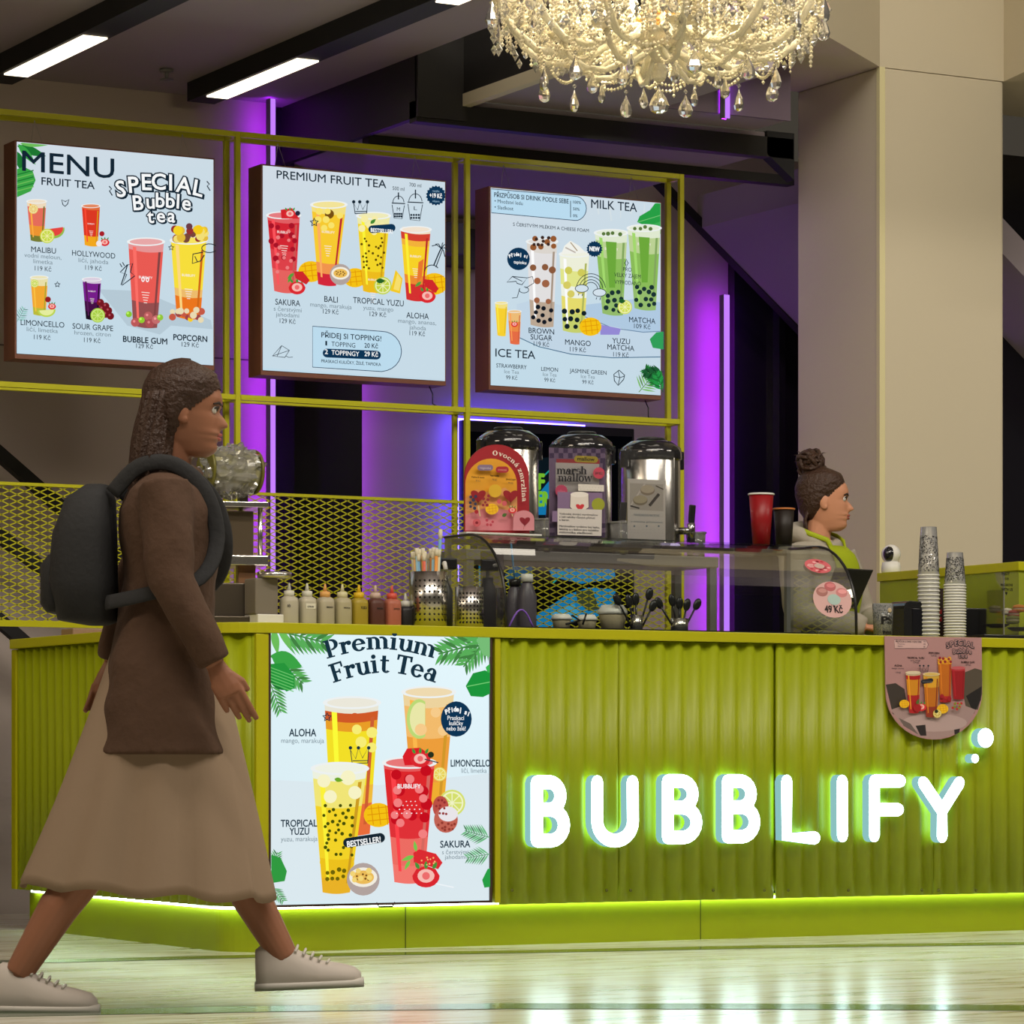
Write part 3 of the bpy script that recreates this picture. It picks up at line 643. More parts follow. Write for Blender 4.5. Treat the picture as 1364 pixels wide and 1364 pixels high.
pr.cup(145, 252, 402, 166, 238, 622, [(0, (240, 220, 190)), (.14, (232, 110, 92)), (.6, (240, 150, 50)), (.85, (120, 125, 50))]); pr.lemon(180, 450, 26, (235, 200, 120)); pr.poly(arc(290, 560, 62, 52, -10, 170, 12), lin(150, 190, 80)); pr.poly(arc(290, 556, 54, 42, -10, 170, 12), lin(232, 70, 64)); pr.lemon(256, 598, 40, (200, 220, 70))
pr.cup(446, 546, 428, 462, 534, 648, [(0, (226, 110, 60)), (.08, (222, 56, 36)), (.75, (245, 170, 30))], logo=.45); pr.strawberry(572, 632, 26); pr.disc(556, 586, 14, lin(170, 30, 40)); pr.lemon(540, 640, 16, (240, 230, 230), (250, 240, 240))
pr.cup(162, 258, 822, 178, 246, 1030, [(0, (236, 226, 170)), (.2, (244, 170, 50)), (.8, (190, 190, 60))]); pr.lemon(185, 860, 22, (200, 220, 90)); pr.disc(258, 948, 16, lin(150, 30, 34)); pr.strawberry(280, 985, 22); pr.poly(arc(250, 1005, 50, 40, -5, 175, 12), lin(190, 215, 80)); pr.poly(arc(250, 1006, 40, 30, -5, 175, 12), lin(232, 240, 160))
pr.cup(447, 550, 832, 466, 536, 1055, [(0, (215, 200, 220)), (.08, (120, 30, 140)), (.55, (70, 16, 70)), (.8, (30, 16, 34))], logo=.3)
for x, y in ((545, 965), (575, 985), (555, 1000), (590, 1010), (575, 1030), (600, 1040)): pr.disc(x, y, 20, lin(120, 24, 34)); pr.disc(x-5, y-6, 6, lin(180, 80, 90))
pr.lemon(530, 1036, 40, (170, 210, 70), (215, 235, 140))
pr.cup(697, 893, 622, 724, 856, 1092, [(0, (232, 150, 150)), (.1, (236, 92, 84)), (.7, (150, 80, 80))], logo=.42); pr.text('O O', 770, 810, 850, WHITE, 26, .05)
for x, y, c in ((700, 1030, (140, 200, 50)), (735, 1075, (190, 90, 90)), (770, 1062, (150, 205, 50)), (806, 1040, (190, 96, 96)), (815, 1080, (176, 80, 84)), (850, 1060, (200, 110, 110)), (872, 1048, (150, 200, 60))): pr.disc(x, y, 24 if c[0] > 160 else 17, lin(*c)); pr.disc(x-6, y-6, 7, lin(*[min(255, q+50) for q in c]))
pr.cup(930, 1126, 615, 962, 1092, 1045, [(0, (250, 225, 60)), (.62, (240, 190, 110)), (.72, (238, 120, 30))], logo=.45)
for k in range(22): c = random.choice(((250, 212, 40), (230, 190, 60), (150, 50, 50), (245, 225, 120), (120, 70, 60))); pr.disc(random.uniform(935, 1120), random.uniform(560, 622), random.uniform(16, 24), lin(*c))
pr.disc(1030, 548, 18, lin(110, 60, 70)); pr.disc(968, 570, 26, lin(248, 214, 40)); pr.disc(1080, 566, 26, lin(246, 205, 30))
for k in range(16): c = random.choice(((250, 205, 40), (200, 90, 70), (235, 220, 180), (160, 70, 70))); pr.disc(random.uniform(930, 1100), random.uniform(1010, 1075)-random.random()*20, random.uniform(14, 22), lin(*c))
pr.line([(655, 870), (690, 760), (718, 752), (706, 800), (730, 820), (660, 872), (685, 812), (650, 800), (690, 758)], 6, INK); pr.line([(648, 752), (660, 772)], 5, INK); pr.line([(662, 745), (674, 765)], 5, INK)
pr.line(arc(1140, 668, 42, 24, -30, 330, 16), 5, INK, True); pr.line([(1105, 690), (1050, 700), (1046, 752), (1092, 738), (1112, 705)], 6, INK); pr.line([(1060, 712), (1075, 745)], 5, INK); pr.star(930, 665, 16, 5, INK); pr.star(304, 868, 16, 5, INK)
pr.line([(328, 402), (348, 412), (368, 400), (360, 425), (346, 438), (334, 428)], 5, INK, True)
for r in ((('MALIBU', 160, 296, 688, INK, 31, .004), ('vodní meloun,', 122, 326, 716, SOFT, 24), ('limetka', 172, 278, 750, SOFT, 24), ('119 Kč', 180, 271, 790, INK, 26), ('HOLLYWOOD', 385, 622, 708, INK, 31, .004), ('ličí, jahoda', 420, 584, 744, SOFT, 24), ('119 Kč', 457, 548, 786, INK, 26),
           ('LIMONCELLO', 102, 342, 1090, INK, 31, .004), ('ličí, limetka', 135, 306, 1124, SOFT, 24), ('119 Kč', 175, 266, 1168, INK, 26), ('SOUR GRAPE', 387, 610, 1110, INK, 31, .004), ('hrozen, citron', 397, 597, 1142, SOFT, 24), ('119 Kč', 450, 541, 1184, INK, 26),
           ('BUBBLE GUM', 665, 907, 1182, INK, 33, .025), ('129 Kč', 737, 830, 1216, INK, 26), ('POPCORN', 942, 1127, 1172, INK, 33, .025), ('129 Kč', 987, 1081, 1208, INK, 26)),): T4(pr, r)
board(0, 0, 0, ((22.3, 189.4), (286, 213), (284.3, 486), (20.6, 469.5)), 'backlit menu board headed MENU, leftmost of the three hanging boards', pr)
# --- second board
pr = Print(4.2625, 320, 200, YB1); clip(pr, ((350, 221), (592.8, 507)))
pr.poly([(130, 640), (600, 690), (1165, 750), (1165, 1300), (120, 1235)], lin(202, 222, 234))
T4(pr, [('PREMIUM FRUIT TEA', 207, 829, 160, INK, 47, .008), ('500 ml', 865, 932, 226, INK, 22), ('700 ml', 960, 1028, 206, INK, 22)])
for x, y, s_, ch in ((898, 300, 1.0, 'M'), (994, 295, 1.18, 'L')):
    pr.line(arc(x, y, 32*s_, 40*s_, 185, 355, 10), 4, INK); pr.line([(x-38*s_, y), (x+38*s_, y+4)], 6, INK); pr.line([(x-36*s_, y+10), (x-25*s_, y+85*s_), (x+20*s_, y+90*s_), (x+34*s_, y+14)], 4, INK); pr.line([(x, y-60*s_), (x, y-20)], 7, INK); pr.text(ch, x-9, x+9, y+45, INK, 22)
    for k in range(8): pr.disc(x-20*s_+(k % 4)*12*s_, y+(62+(k//4)*14)*s_, 6, INK)
pr.badge(1110, 258, 58, NAVY); T4(pr, [('+19 Kč', 1074, 1144, 268, WHITE, 26, .03), ('navýšit', 1090, 1130, 236, lin(150, 190, 215), 12), ('objem', 1090, 1130, 294, lin(150, 190, 215), 12)])
pr.mango(400, 690, 60); pr.mango(650, 725, 55); pr.mango(1100, 760, 62)
pr.poly([(880, 680), (920, 730), (905, 815), (850, 800)], lin(246, 205, 40)); pr.poly([(890, 700), (912, 735), (900, 800), (868, 790)], lin(250, 225, 110))
pr.cup(150, 336, 362, 190, 310, 800, [(0, (228, 96, 100)), (.08, (214, 40, 52)), (.45, (224, 66, 74)), (.7, (232, 100, 96))], logo=.22)
pr.dots(170, 310, 430, 620, 16, (170, 20, 40), 12); pr.dots(180, 310, 430, 700, 11, (240, 130, 130), 12)
pr.poly([(225, 340), (290, 330), (330, 390), (230, 390)], lin(214, 36, 44)); pr.strawberry(278, 362, 34); pr.disc(322, 360, 14, lin(40, 40, 60))
pr.strawberry(318, 780, 48); pr.poly([(300, 690), (350, 690), (390, 740), (370, 765), (310, 730)], lin(210, 40, 44)); pr.leaf(300, 700, 50, 140, 9, (90, 160, 60)); pr.leaf(285, 720, 40, 120, 8, (90, 160, 60))
pr.cup(398, 596, 302, 436, 538, 762, [(0, (246, 226, 130)), (.1, (250, 205, 50)), (.72, (244, 150, 80)), (.85, (214, 40, 60))], logo=.34); pr.disc(500, 365, 26, lin(120, 80, 20)); pr.dots(430, 560, 330, 450, 20, (252, 230, 110), 8)
pr.passion(562, 708, 60)
pr.cup(656, 842, 366, 690, 800, 802, [(0, (240, 236, 170)), (.12, (246, 216, 40)), (.72, (240, 190, 30))], logo=.84); pr.dots(680, 810, 500, 680, 7, (90, 70, 10), 26); pr.dots(670, 820, 390, 480, 20, (250, 240, 170), 8); pr.leaf(730, 420, 40, -40, 10, (70, 140, 50))
pr.pill(718, 872, 430, 474, -8, NAVY); pr.text('BESTSELLER!', 732, 856, 466, WHITE, 22, .03)
pr.lemon(800, 772, 50, (196, 214, 70), (240, 244, 190)); pr.leaf(762, 745, 52, 0, 14, (40, 100, 40))
pr.cup(900, 1070, 446, 932, 1036, 850, [(0, (244, 226, 200)), (.04, (214, 66, 50)), (.14, (246, 180, 60)), (.22, (250, 212, 40)), (.64, (240, 140, 50)), (.76, (216, 50, 50))], logo=.38)
pr.poly([(1000, 640), (1030, 620), (1020, 720), (990, 760)], lin(236, 120, 50)); pr.strawberry(1050, 830, 48); pr.poly([(1025, 735), (1080, 740), (1115, 790), (1095, 815), (1040, 780)], lin(210, 40, 44)); pr.leaf(1015, 750, 46, 140, 9, (90, 160, 60))
pr.crown(640, 364, 66, 58, INK, 6); pr.star(408, 414, 24, 7, INK)
pr.line([(1085, 660), (1110, 600), (1128, 560)], 7, INK); pr.line([(1098, 668), (1122, 604), (1136, 566)], 5, INK)
for a in ((1075, 548), (1095, 538), (1140, 530), (1160, 545), (1150, 610), (1165, 580)): pr.line([(1130, 562), ((1130+a[0])/2, (562+a[1])/2-14), a], 5, INK)
pr.line(arc(1075, 690, 40, 34, 180, 330, 10), 5, INK)
T4(pr, [('SAKURA', 187, 328, 880, INK, 34, .006), ('s čerstvými', 178, 336, 914, SOFT, 25), ('jahodami', 190, 322, 946, SOFT, 25), ('129 Kč', 212, 302, 984, INK, 27), ('BALI', 465, 541, 864, INK, 34, .006), ('mango, marakuja', 385, 620, 890, SOFT, 25), ('129 Kč', 457, 546, 930, INK, 27),
        ('TROPICAL YUZU', 628, 915, 870, INK, 34, .006), ('yuzu, mango', 685, 856, 908, SOFT, 25), ('129 Kč', 722, 816, 945, INK, 27), ('ALOHA', 930, 1057, 955, INK, 34, .006), ('mango, ananas,', 883, 1099, 982, SOFT, 25), ('jahoda', 947, 1041, 1020, SOFT, 25), ('119 Kč', 948, 1036, 1054, INK, 27)])
bx = [(398, 1003), (790, 1032)]+[(790+112*math.sin(a), 1145-113*math.cos(a)) for a in [math.pi*i/12 for i in range(1, 12)]]+[(790, 1260), (398, 1235)]
pr.poly(bx, lin(190, 222, 240)); pr.line(bx, 4, NAVY, True)
pr.pill(455, 785, 1130, 1180, 12, NAVY)
T4(pr, [('PŘIDEJ SI TOPPING!', 448, 787, 1066, INK, 30, .01), ('1', 470, 480, 1112, INK, 27), ('TOPPING', 505, 640, 1116, INK, 27), ('20 Kč', 692, 769, 1124, INK, 27, .012), ('2', 467, 484, 1160, WHITE, 27, .015), ('TOPPINGY', 505, 662, 1164, WHITE, 27, .012), ('29 Kč', 692, 769, 1172, WHITE, 27, .02), ('PRASKACÍ KULIČKY, ŽELÉ, TAPIOKA', 447, 785, 1208, INK, 18, .008)])
pr.line([(170, 1172), (222, 1113), (266, 1140), (240, 1180)], 4, INK, True); pr.line([(170, 1172), (266, 1140)], 3, INK); pr.line([(196, 1174), (222, 1113)], 3, INK); pr.line([(246, 1172), (262, 1180), (285, 1178)], 3, INK)
board(0, 0, 0, ((350, 221), (594, 242), (592.8, 507), (347.7, 491)), 'backlit menu board headed PREMIUM FRUIT TEA, middle of the three hanging boards', pr)
# --- third board
pr = Print(4.4, 620, 230, YB1); clip(pr, ((653.6, 250.5), (880, 526)))
for k in range(9): x = 560+k*70; pr.line([(x, 150+k*5), (x+random.uniform(-20, 20), 230+random.uniform(0, 60))], random.uniform(4, 14), lin(214, 226, 232))
pr.poly([(300, 770), (420, 740), (760, 830), (1140, 930), (1140, 1085), (860, 1085), (560, 1060), (300, 960)], lin(196, 216, 232)); pr.line([(300, 960), (430, 1020), (620, 1064), (860, 1085), (1142, 1080)], 5, lin(70, 110, 140))
pr.poly([(650, 780), (1000, 740), (1142, 760), (1142, 935), (1000, 930), (760, 880)], lin(178, 204, 228)); pr.line([(690, 840), (860, 910), (1040, 935), (1142, 930)], 5, lin(110, 140, 170)); pr.poly([(790, 890), (910, 915), (900, 950), (790, 950)], lin(150, 140, 215))
bx = [(150, 95), (640, 138)]+[(640+68*math.sin(a), 210-72*math.cos(a)) for a in [math.pi*i/12 for i in range(1, 12)]]+[(640, 280), (152, 235)]
pr.poly(bx, lin(188, 222, 242)); pr.line(bx, 4, NAVY, True)
T4(pr, [('PŘIZPŮSOB SI DRINK PODLE SEBE', 168, 604, 142, INK, 27, .012), ('• Množství ledu', 170, 335, 176, INK, 22), ('• Sladkost', 170, 280, 212, INK, 22), ('100%', 630, 676, 180, INK, 17, .01), ('50%', 630, 668, 220, INK, 17, .01), ('0%', 630, 656, 260, INK, 17, .01), ('MILK TEA', 736, 1004, 206, INK, 52, .008), ('S ČERSTVÝM MLÉKEM A CHEESE FOAM', 278, 722, 312, INK, 20, .004)])
pr.line([(615, 165), (615, 262)], 4, INK)
pr.poly([(1005, 290), (1020, 255), (1080, 220), (1110, 180), (1142, 178), (1142, 300), (1060, 315)], lin(40, 160, 70)); pr.line([(1010, 290), (1142, 250)], 4, lin(120, 200, 120)); pr.poly([(1080, 310), (1142, 285), (1142, 360), (1100, 345)], lin(60, 175, 85))
pr.cup(358, 536, 396, 380, 514, 892, [(0, (222, 216, 208)), (.12, (228, 226, 226)), (.7, (190, 170, 150))]); pr.dots(370, 530, 385, 440, 18, (150, 90, 50), 9); pr.dots(370, 530, 380, 430, 10, (60, 40, 34), 8); pr.dots(385, 510, 540, 580, 20, (140, 90, 60), 7); pr.dots(400, 500, 620, 670, 22, (160, 100, 70), 7); pr.dots(400, 500, 740, 770, 18, (160, 100, 70), 6); pr.dots(390, 505, 785, 880, 14, (20, 26, 36), 34)
pr.cup(548, 722, 470, 566, 690, 926, [(0, (240, 242, 220)), (.2, (228, 232, 140)), (.4, (240, 244, 230)), (.55, (232, 222, 110)), (.75, (200, 210, 110))]); pr.dots(570, 690, 560, 620, 24, (210, 205, 90), 7); pr.dots(575, 690, 660, 730, 24, (216, 206, 100), 6); pr.dots(572, 690, 800, 918, 15, (20, 34, 40), 30)
pr.poly([(555, 480), (575, 430), (610, 400), (660, 430), (700, 470)], lin(244, 244, 236)); pr.line([(580, 440), (640, 470)], 8, lin(190, 180, 170)); pr.line([(610, 410), (650, 460)], 6, lin(170, 150, 120))
for a, b, c_, d_, yt, yb in ((752, 942, 796, 916, 345, 826), (942, 1134, 982, 1106, 318, 796)):
    pr.cup(a, b, yt, c_, d_, yb, [(0, (226, 236, 210)), (.1, (190, 212, 150)), (.3, (140, 190, 90)), (.72, (150, 190, 110))], logo=.2)
    pr.poly([((a*2+b)/3, yt+60), ((a+b*2)/3, yt+65), ((c_+d_)/2+14, yb-150), ((c_+d_)/2-20, yb-150)], lin(110, 170, 60)); pr.dots(a+40, b-40, yt-4, yt+18, 12, (90, 120, 60), 7); pr.dots(c_+6, d_-6, yb-125, yb-14, 14, (26, 50, 52), 34)
pr.lemon(924, 790, 42, (214, 224, 90), (244, 246, 190)); pr.leaf(888, 755, 40, 0, 14, (30, 90, 40)); pr.mango(722, 905, 54)
pr.disc(300, 508, 66, NAVY); T4(pr, [('tapioku', 272, 346, 534, WHITE, 18, .02)])
for i, ch in enumerate('Přidej si'): 
    if ch != ' ': pr.char(ch, 250+i*12.5, 494-math.sin((i+.5)/9*math.pi)*16+i*.5, 20, WHITE, .05, 24-i*5)
pr.badge(745, 450, 48, NAVY); pr.text('NEW', 716, 774, 460, WHITE, 26, .05)
pr.cup(162, 236, 762, 176, 224, 956, [(0, (246, 226, 130)), (.15, (250, 210, 50))]); pr.cup(236, 314, 812, 250, 304, 1004, [(0, (240, 190, 120)), (.3, (238, 140, 70)), (.6, (232, 110, 70))]); pr.strawberry(275, 890, 20)
pr.line([(230, 645), (262, 612), (350, 620), (318, 660), (290, 652), (284, 640)], 5, INK, True); pr.line([(262, 612), (320, 640)], 4, INK); pr.line(arc(330, 690, 28, 18, -90, 210, 12)+[(290, 735), (260, 738)], 4, INK); pr.line([(350, 620), (380, 612), (388, 650), (340, 680)], 4, INK)
for r_ in (86, 70, 54, 40): pr.line(arc(722, 690, r_, r_*1.1, 190, 352, 14), 4, INK)
for x, y in ((668, 682), (772, 706)): pr.poly(arc(x, y, 38, 22, 0, 345, 20), lin(214, 228, 238)); pr.line(arc(x, y, 38, 22, 0, 345, 20), 4, INK, True); pr.line([(x-16, y+28), (x-20, y+40)], 4, INK); pr.line([(x+6, y+28), (x+2, y+44)], 4, INK)
pr.line([(930, 510), (936, 528), (942, 533), (936, 538), (930, 556), (924, 538), (918, 533), (924, 528)], 4, INK, True)
T4(pr, [('PRO', 910, 960, 580, INK, 24), ('VELKÝ ZÁJEM', 858, 1013, 612, INK, 24), ('VYPRODÁNO', 860, 1014, 654, INK, 24)])
T4(pr, [('MATCHA', 945, 1099, 878, INK, 32, .006), ('109 Kč', 974, 1070, 914, INK, 28), ('BROWN', 357, 506, 942, INK, 32, .006), ('SUGAR', 368, 495, 980, INK, 32, .006), ('119 Kč', 386, 477, 1018, INK, 28), ('MANGO', 570, 720, 1010, INK, 32, .006), ('119 Kč', 598, 692, 1050, INK, 28), ('YUZU', 846, 950, 1002, INK, 32, .006), ('MATCHA', 818, 975, 1038, INK, 32, .006), ('119 Kč', 852, 942, 1080, INK, 28),
        ('ICE TEA', 162, 395, 1080, INK, 48, .006), ('STRAWBERRY', 167, 345, 1144, INK, 24, .004), ('Ice Tea', 214, 300, 1178, SOFT, 22), ('99 Kč', 224, 290, 1214, INK, 24), ('LEMON', 430, 528, 1164, INK, 24, .004), ('Ice Tea', 440, 520, 1194, SOFT, 22), ('99 Kč', 448, 512, 1228, INK, 24), ('JASMINE GREEN', 596, 812, 1174, INK, 24, .004), ('Ice Tea', 662, 744, 1206, SOFT, 22), ('99 Kč', 670, 736, 1240, INK, 24)])
pr.line([(855, 1185), (885, 1160), (918, 1190), (912, 1215), (880, 1250), (858, 1222)], 5, INK, True); pr.line([(858, 1195), (890, 1205), (915, 1195)], 4, INK); pr.line([(880, 1165), (890, 1205), (880, 1245)], 4, INK)
pr.palm(1000, 1290, 160, -50, 8, 60, (130, 190, 110), .03); pr.palm(1150, 1250, 150, -140, 9, 48, (40, 140, 60), .05); pr.palm(1146, 1170, 120, 175, 8, 48, (30, 90, 50), .05); pr.palm(1140, 1290, 120, -110, 8, 48, (40, 150, 70), .05); pr.poly([(1062, 980), (1100, 940), (1144, 935), (1144, 1040), (1080, 1030)], lin(50, 160, 90))
board(0, 0, 0, ((653.6, 250.5), (881, 270), (880, 526), (652, 511)), 'backlit menu board headed MILK TEA, rightmost of the three hanging boards', pr)
# ------------------------------------------------------------------ backlit poster in the counter front
p0, p1 = onY(357.5, 838.5, -.012), onY(655.5, 1202.5, -.012)
t = thing('poster_lightbox', 'backlit Premium Fruit Tea poster set into the lime counter front', 'poster', ((p0.x+p1.x)/2, 0, p1.z))
x0, x1, z1, z0 = p0.x, p1.x, 1.08, .152; DKB = mat('dark_brown_profile', lin(64, 44, 34), .5)
obj('casing', MB().box((x0, -.014, z0), (x0+.008, .02, z1)).box((x1-.008, -.014, z0), (x1, .02, z1)).box((x0+.008, -.014, z1-.008), (x1-.008, .02, z1)).box((x0+.008, -.014, z0), (x1-.008, .02, z0+.008)).box((x0, .012, z0), (x1, .02, z1)), DKB, t)
pr = Print(3.409, 340, 820, -.006); pr.clip = (x0+.009, x1-.009, z0+.009, z1-.009)
bg = Print(1, 0, 0, 0); a_, b_ = x0+.008, x1-.008; bg.v = [Vector(q) for q in ((a_, -.005, z0+.008), (b_, -.005, z0+.008), (b_, -.005, z1-.008), (a_, -.005, z1-.008))]; bg.f = [(0, 1, 2, 3)]; bg.c = [lin(212, 230, 236), lin(210, 230, 238), lin(224, 242, 248), lin(218, 238, 244)]
face = bg.build('lit_face', attr_mat('poster_backlit', 1.05, sample=True), t)
pr.poly([(64, 745), (560, 770), (1070, 715), (1070, 1300), (64, 1296)], lin(222, 236, 242))
for x, y, L, a, n in ((66, 60, 260, 14, 9), (64, 180, 200, 40, 9), (64, 300, 150, 70, 7)): pr.palm(x, y, L, a, n, 40, (90, 175, 90), .035)
for x, y, L, a, w_ in ((80, 60, 120, 80, 18), (110, 60, 110, 60, 16), (70, 180, 150, 20, 40), (66, 240, 130, 50, 36), (66, 300, 120, 15, 24)): pr.leaf(x, y, L, a, w_, random.choice(LG))
pr.poly([(64, 220), (130, 215), (175, 270), (178, 330), (140, 345), (64, 290)], lin(40, 150, 60))
for k in range(6): pr.line([(66, 235+k*14), (172, 275+k*14)], 4, lin(110, 200, 110))
for x, y, L, a, n in ((1070, 110, 250, 165, 9), (1070, 80, 200, 130, 8)): pr.palm(x, y, L, a, n, 42, (90, 175, 90), .035)
pr.poly([(1000, 110), (1040, 70), (1072, 75), (1072, 190), (1030, 180)], lin(120, 190, 120))
pr.poly([(952, 320), (985, 262), (1040, 248), (1072, 268), (1072, 350), (1030, 370), (975, 366)], lin(30, 150, 60)); pr.poly([(1042, 235), (1072, 210), (1072, 262), (1050, 258)], lin(60, 180, 80)); pr.line([(958, 322), (1070, 300)], 4, lin(120, 210, 120))
pr.palm(1072, 1010, 130, 195, 9, 45, (110, 190, 130), .03); pr.palm(1072, 1080, 120, 170, 8, 45, (110, 190, 130), .03)
pr.poly([(1025, 1200), (1050, 1150), (1072, 1145), (1072, 1230), (1035, 1235)], lin(40, 160, 70))
pr.palm(66, 1180, 110, -75, 8, 45, (90, 175, 100), .03); pr.poly([(64, 1085), (110, 1100), (138, 1160), (128, 1205), (64, 1215)], lin(50, 155, 65)); pr.palm(66, 1230, 90, 50, 7, 45, (90, 175, 100), .035)
INKP = lin(24, 50, 66)
pr.serif('Premium', [(322, 196)]+[(322+473*q/12, 196-math.sin(math.pi*q/12)*42-2*q/12) for q in range(1, 12)]+[(798, 192)], 82, INKP, 1.08)
pr.serif('Fruit Tea', [(344, 306)]+[(344+455*q/12, 306-math.sin(math.pi*q/12)*46) for q in range(1, 12)]+[(800, 306)], 86, INKP, 1.08)
pr.cup(296, 542, 396, 326, 500, 990, [(0, (236, 232, 214)), (.06, (210, 90, 40)), (.13, (236, 160, 40)), (.2, (246, 226, 40)), (.62, (244, 190, 60)), (.76, (236, 110, 60))], sl=.0)
pr.dots(420, 520, 470, 600, 24, (250, 240, 120), 6); pr.star(306, 462, 20, 6, INKP)
pr.cup(650, 882, 348, 690, 836, 850, [(0, (240, 214, 160)), (.12, (246, 190, 110)), (.4, (240, 160, 60)), (.8, (242, 176, 50))], sl=.0)
pr.poly(arc(722, 470, 56, 90, 60, 300, 16), lin(190, 220, 120)); pr.poly(arc(726, 470, 46, 76, 60, 300, 16), lin(236, 234, 170)); pr.lemon(815, 720, 32, (236, 214, 90)); pr.dots(720, 850, 420, 560, 26, (250, 206, 140), 7)
pr.disc(890, 470, 70, NAVY, 80)
for i, ch in enumerate('Přidej si'):
    if ch != ' ': pr.char(ch, 846+i*12.5, 440-math.sin((i+.5)/9*math.pi)*20+i*1.2, 22, WHITE, .05, 18-i*5)
T4(pr, [('Praskací', 850, 926, 474, WHITE, 20, .01), ('kuličky', 858, 920, 498, WHITE, 20, .01), ('nebo želé!', 846, 932, 522, WHITE, 20, .01)])
pr.mango(536, 905, 55)
pr.crown(418, 672, 70, 62, INKP, 5)
pr.lemon(870, 850, 60, (216, 226, 110), (244, 246, 200))
pr.cup(236, 484, 694, 282, 406, 1255, [(0, (240, 244, 226)), (.08, (244, 232, 120)), (.3, (246, 214, 40)), (.72, (240, 196, 30)), (.88, (236, 180, 40))], sl=.0)
pr.dots(270, 440, 720, 830, 34, (250, 246, 200), 9); pr.leaf(335, 742, 40, 10, 10, (110, 170, 40)); pr.dots(285, 420, 860, 1090, 8, (70, 80, 10), 36); pr.dots(300, 390, 1150, 1200, 10, (110, 100, 10), 8)
pr.cup(556, 788, 668, 604, 738, 1208, [(0, (232, 90, 90)), (.05, (224, 40, 44)), (.45, (226, 50, 56)), (.62, (240, 110, 100)), (.85, (246, 120, 110))], sl=.0)
pr.dots(600, 750, 700, 940, 26, (200, 14, 30), 12); pr.dots(590, 740, 720, 1000, 20, (246, 130, 130), 9)
pr.text('BUBBLIFY', 618, 722, 784, WHITE, 20, .02)
for k, (q0, q1) in enumerate(((655, 700), (640, 705), (624, 720), (612, 728))): pr.text(('PUT', 'SOME', 'HAPPINESS', 'IN YOUR CUP')[k] if 0 else ('· · ·', '· · · ·', '· · · · ·', '· · · · · ·')[k], q0, q1, 850+k*18, WHITE, 14, .03)
pr.poly([(640, 640), (660, 604), (720, 600), (775, 640), (740, 676), (650, 680)], lin(220, 30, 40)); pr.strawberry(720, 650, 46); pr.disc(768, 632, 14, lin(40, 50, 30)); pr.line([(740, 652), (802, 668)], 5, lin(60, 60, 70))
pr.disc(812, 868, 36, lin(190, 80, 70), 50); pr.disc(836, 925, 54, lin(196, 100, 84), 60); pr.disc(846, 900, 44, lin(236, 232, 236), 34); pr.dots(785, 840, 830, 900, 6, (150, 50, 50), 10); pr.dots(800, 880, 940, 975, 6, (150, 60, 50), 10)
pr.poly([(688, 1075), (715, 1060), (790, 1080), (820, 1120), (800, 1150), (740, 1130), (690, 1120)], lin(222, 44, 50)); pr.strawberry(745, 1180, 62); pr.dots(720, 790, 1090, 1130, 4, (250, 190, 120), 10); pr.leaf(690, 1090, 60, 160, 10, (120, 200, 80)); pr.leaf(672, 1110, 50, 120, 8, (120, 200, 80)); pr.leaf(700, 1070, 50, -100, 8, (120, 200, 80)); pr.line([(790, 1215), (870, 1232)], 6, lin(240, 246, 250))
pr.passion(460, 1195, 74); pr.dots(410, 510, 1155, 1200, 13, (246, 216, 120), 16)
pr.pill(368, 558, 1008, 1052, -22, lin(22, 38, 50)); pr.text('BESTSELLER!', 388, 540, 1050, WHITE, 27, .03, 7)
T4(pr, [('ALOHA', 124, 246, 548, INKP, 34, .02), ('mango, marakuja', 88, 282, 578, SOFT, 22), ('LIMONCELLO', 856, 1034, 685, INKP, 32, .02), ('ličí, limetka', 904, 1018, 714, SOFT, 22), ('TROPICAL', 86, 250, 958, INKP, 32, .02), ('YUZU', 126, 214, 994, INKP, 32, .02), ('yuzu, marakuja', 86, 252, 1024, SOFT, 22), ('SAKURA', 808, 943, 1052, INKP, 32, .02), ('s čerstvými', 816, 934, 1082, SOFT, 20), ('jahodami', 828, 924, 1104, SOFT, 20)])
pr.build('print', OVER, face)
c_ = onY(512, 1203, -.01); obj('cable', MB().tube([c_+Vector((-.03, 0, .002)), c_+Vector((-.02, 0, -.012)), c_+Vector((.03, 0, -.012)), c_+Vector((.04, 0, .002))], .003, 6), BLACK, t)

# ------------------------------------------------------------------ illuminated letter sign
SF = emit('sign_face', (.72, 1, 1), 8); SS = emit('sign_side', (.42, .86, .84), .62); SB = emit('sign_back', (.5, 1, .95), 4.5)
sign = thing('illuminated_sign', 'glowing white BUBBLIFY letters with two dots on the counter front', 'sign', (2, -.05, .4))
def pz(x, y): p = onY(660+x/1.9375, 840+y/1.9375, -.06); return (p.x, p.z)
def stroke(mb, pts, wd):
    P = [Vector(pz(*p)) for p in pts]; r = wd/2; L = []; R = []
    for i in range(len(P)):
        d = (P[min(i+1, len(P)-1)]-P[max(i-1, 0)]).normalized(); n = Vector((-d.y, d.x))*r; L.append(P[i]+n); R.append(P[i]-n)
    for (e, d) in ((P[0], P[0]-P[1]), (P[-1], P[-1]-P[-2])):
        pass
    out = [tuple(q) for q in L]+[tuple(q) for q in R[::-1]]
    k = len(mb.f); mb.slabY(out, -.062, -.02); mb.mi[k] = 0; mb.mi[k+1] = 2
    for j in range(k+2, len(mb.f)): mb.mi[j] = 1
    for e in (P[0], P[-1]):
        q = [(e.x+r*.93*math.cos(a), e.y+r*.93*math.sin(a)) for a in [2*math.pi*i/16 for i in range(16)]]
        k = len(mb.f); mb.slabY(q, -.0618, -.0202); mb.mi[k] = 0; mb.mi[k+1] = 2
        for j in range(k+2, len(mb.f)): mb.mi[j] = 1
WD = .0475
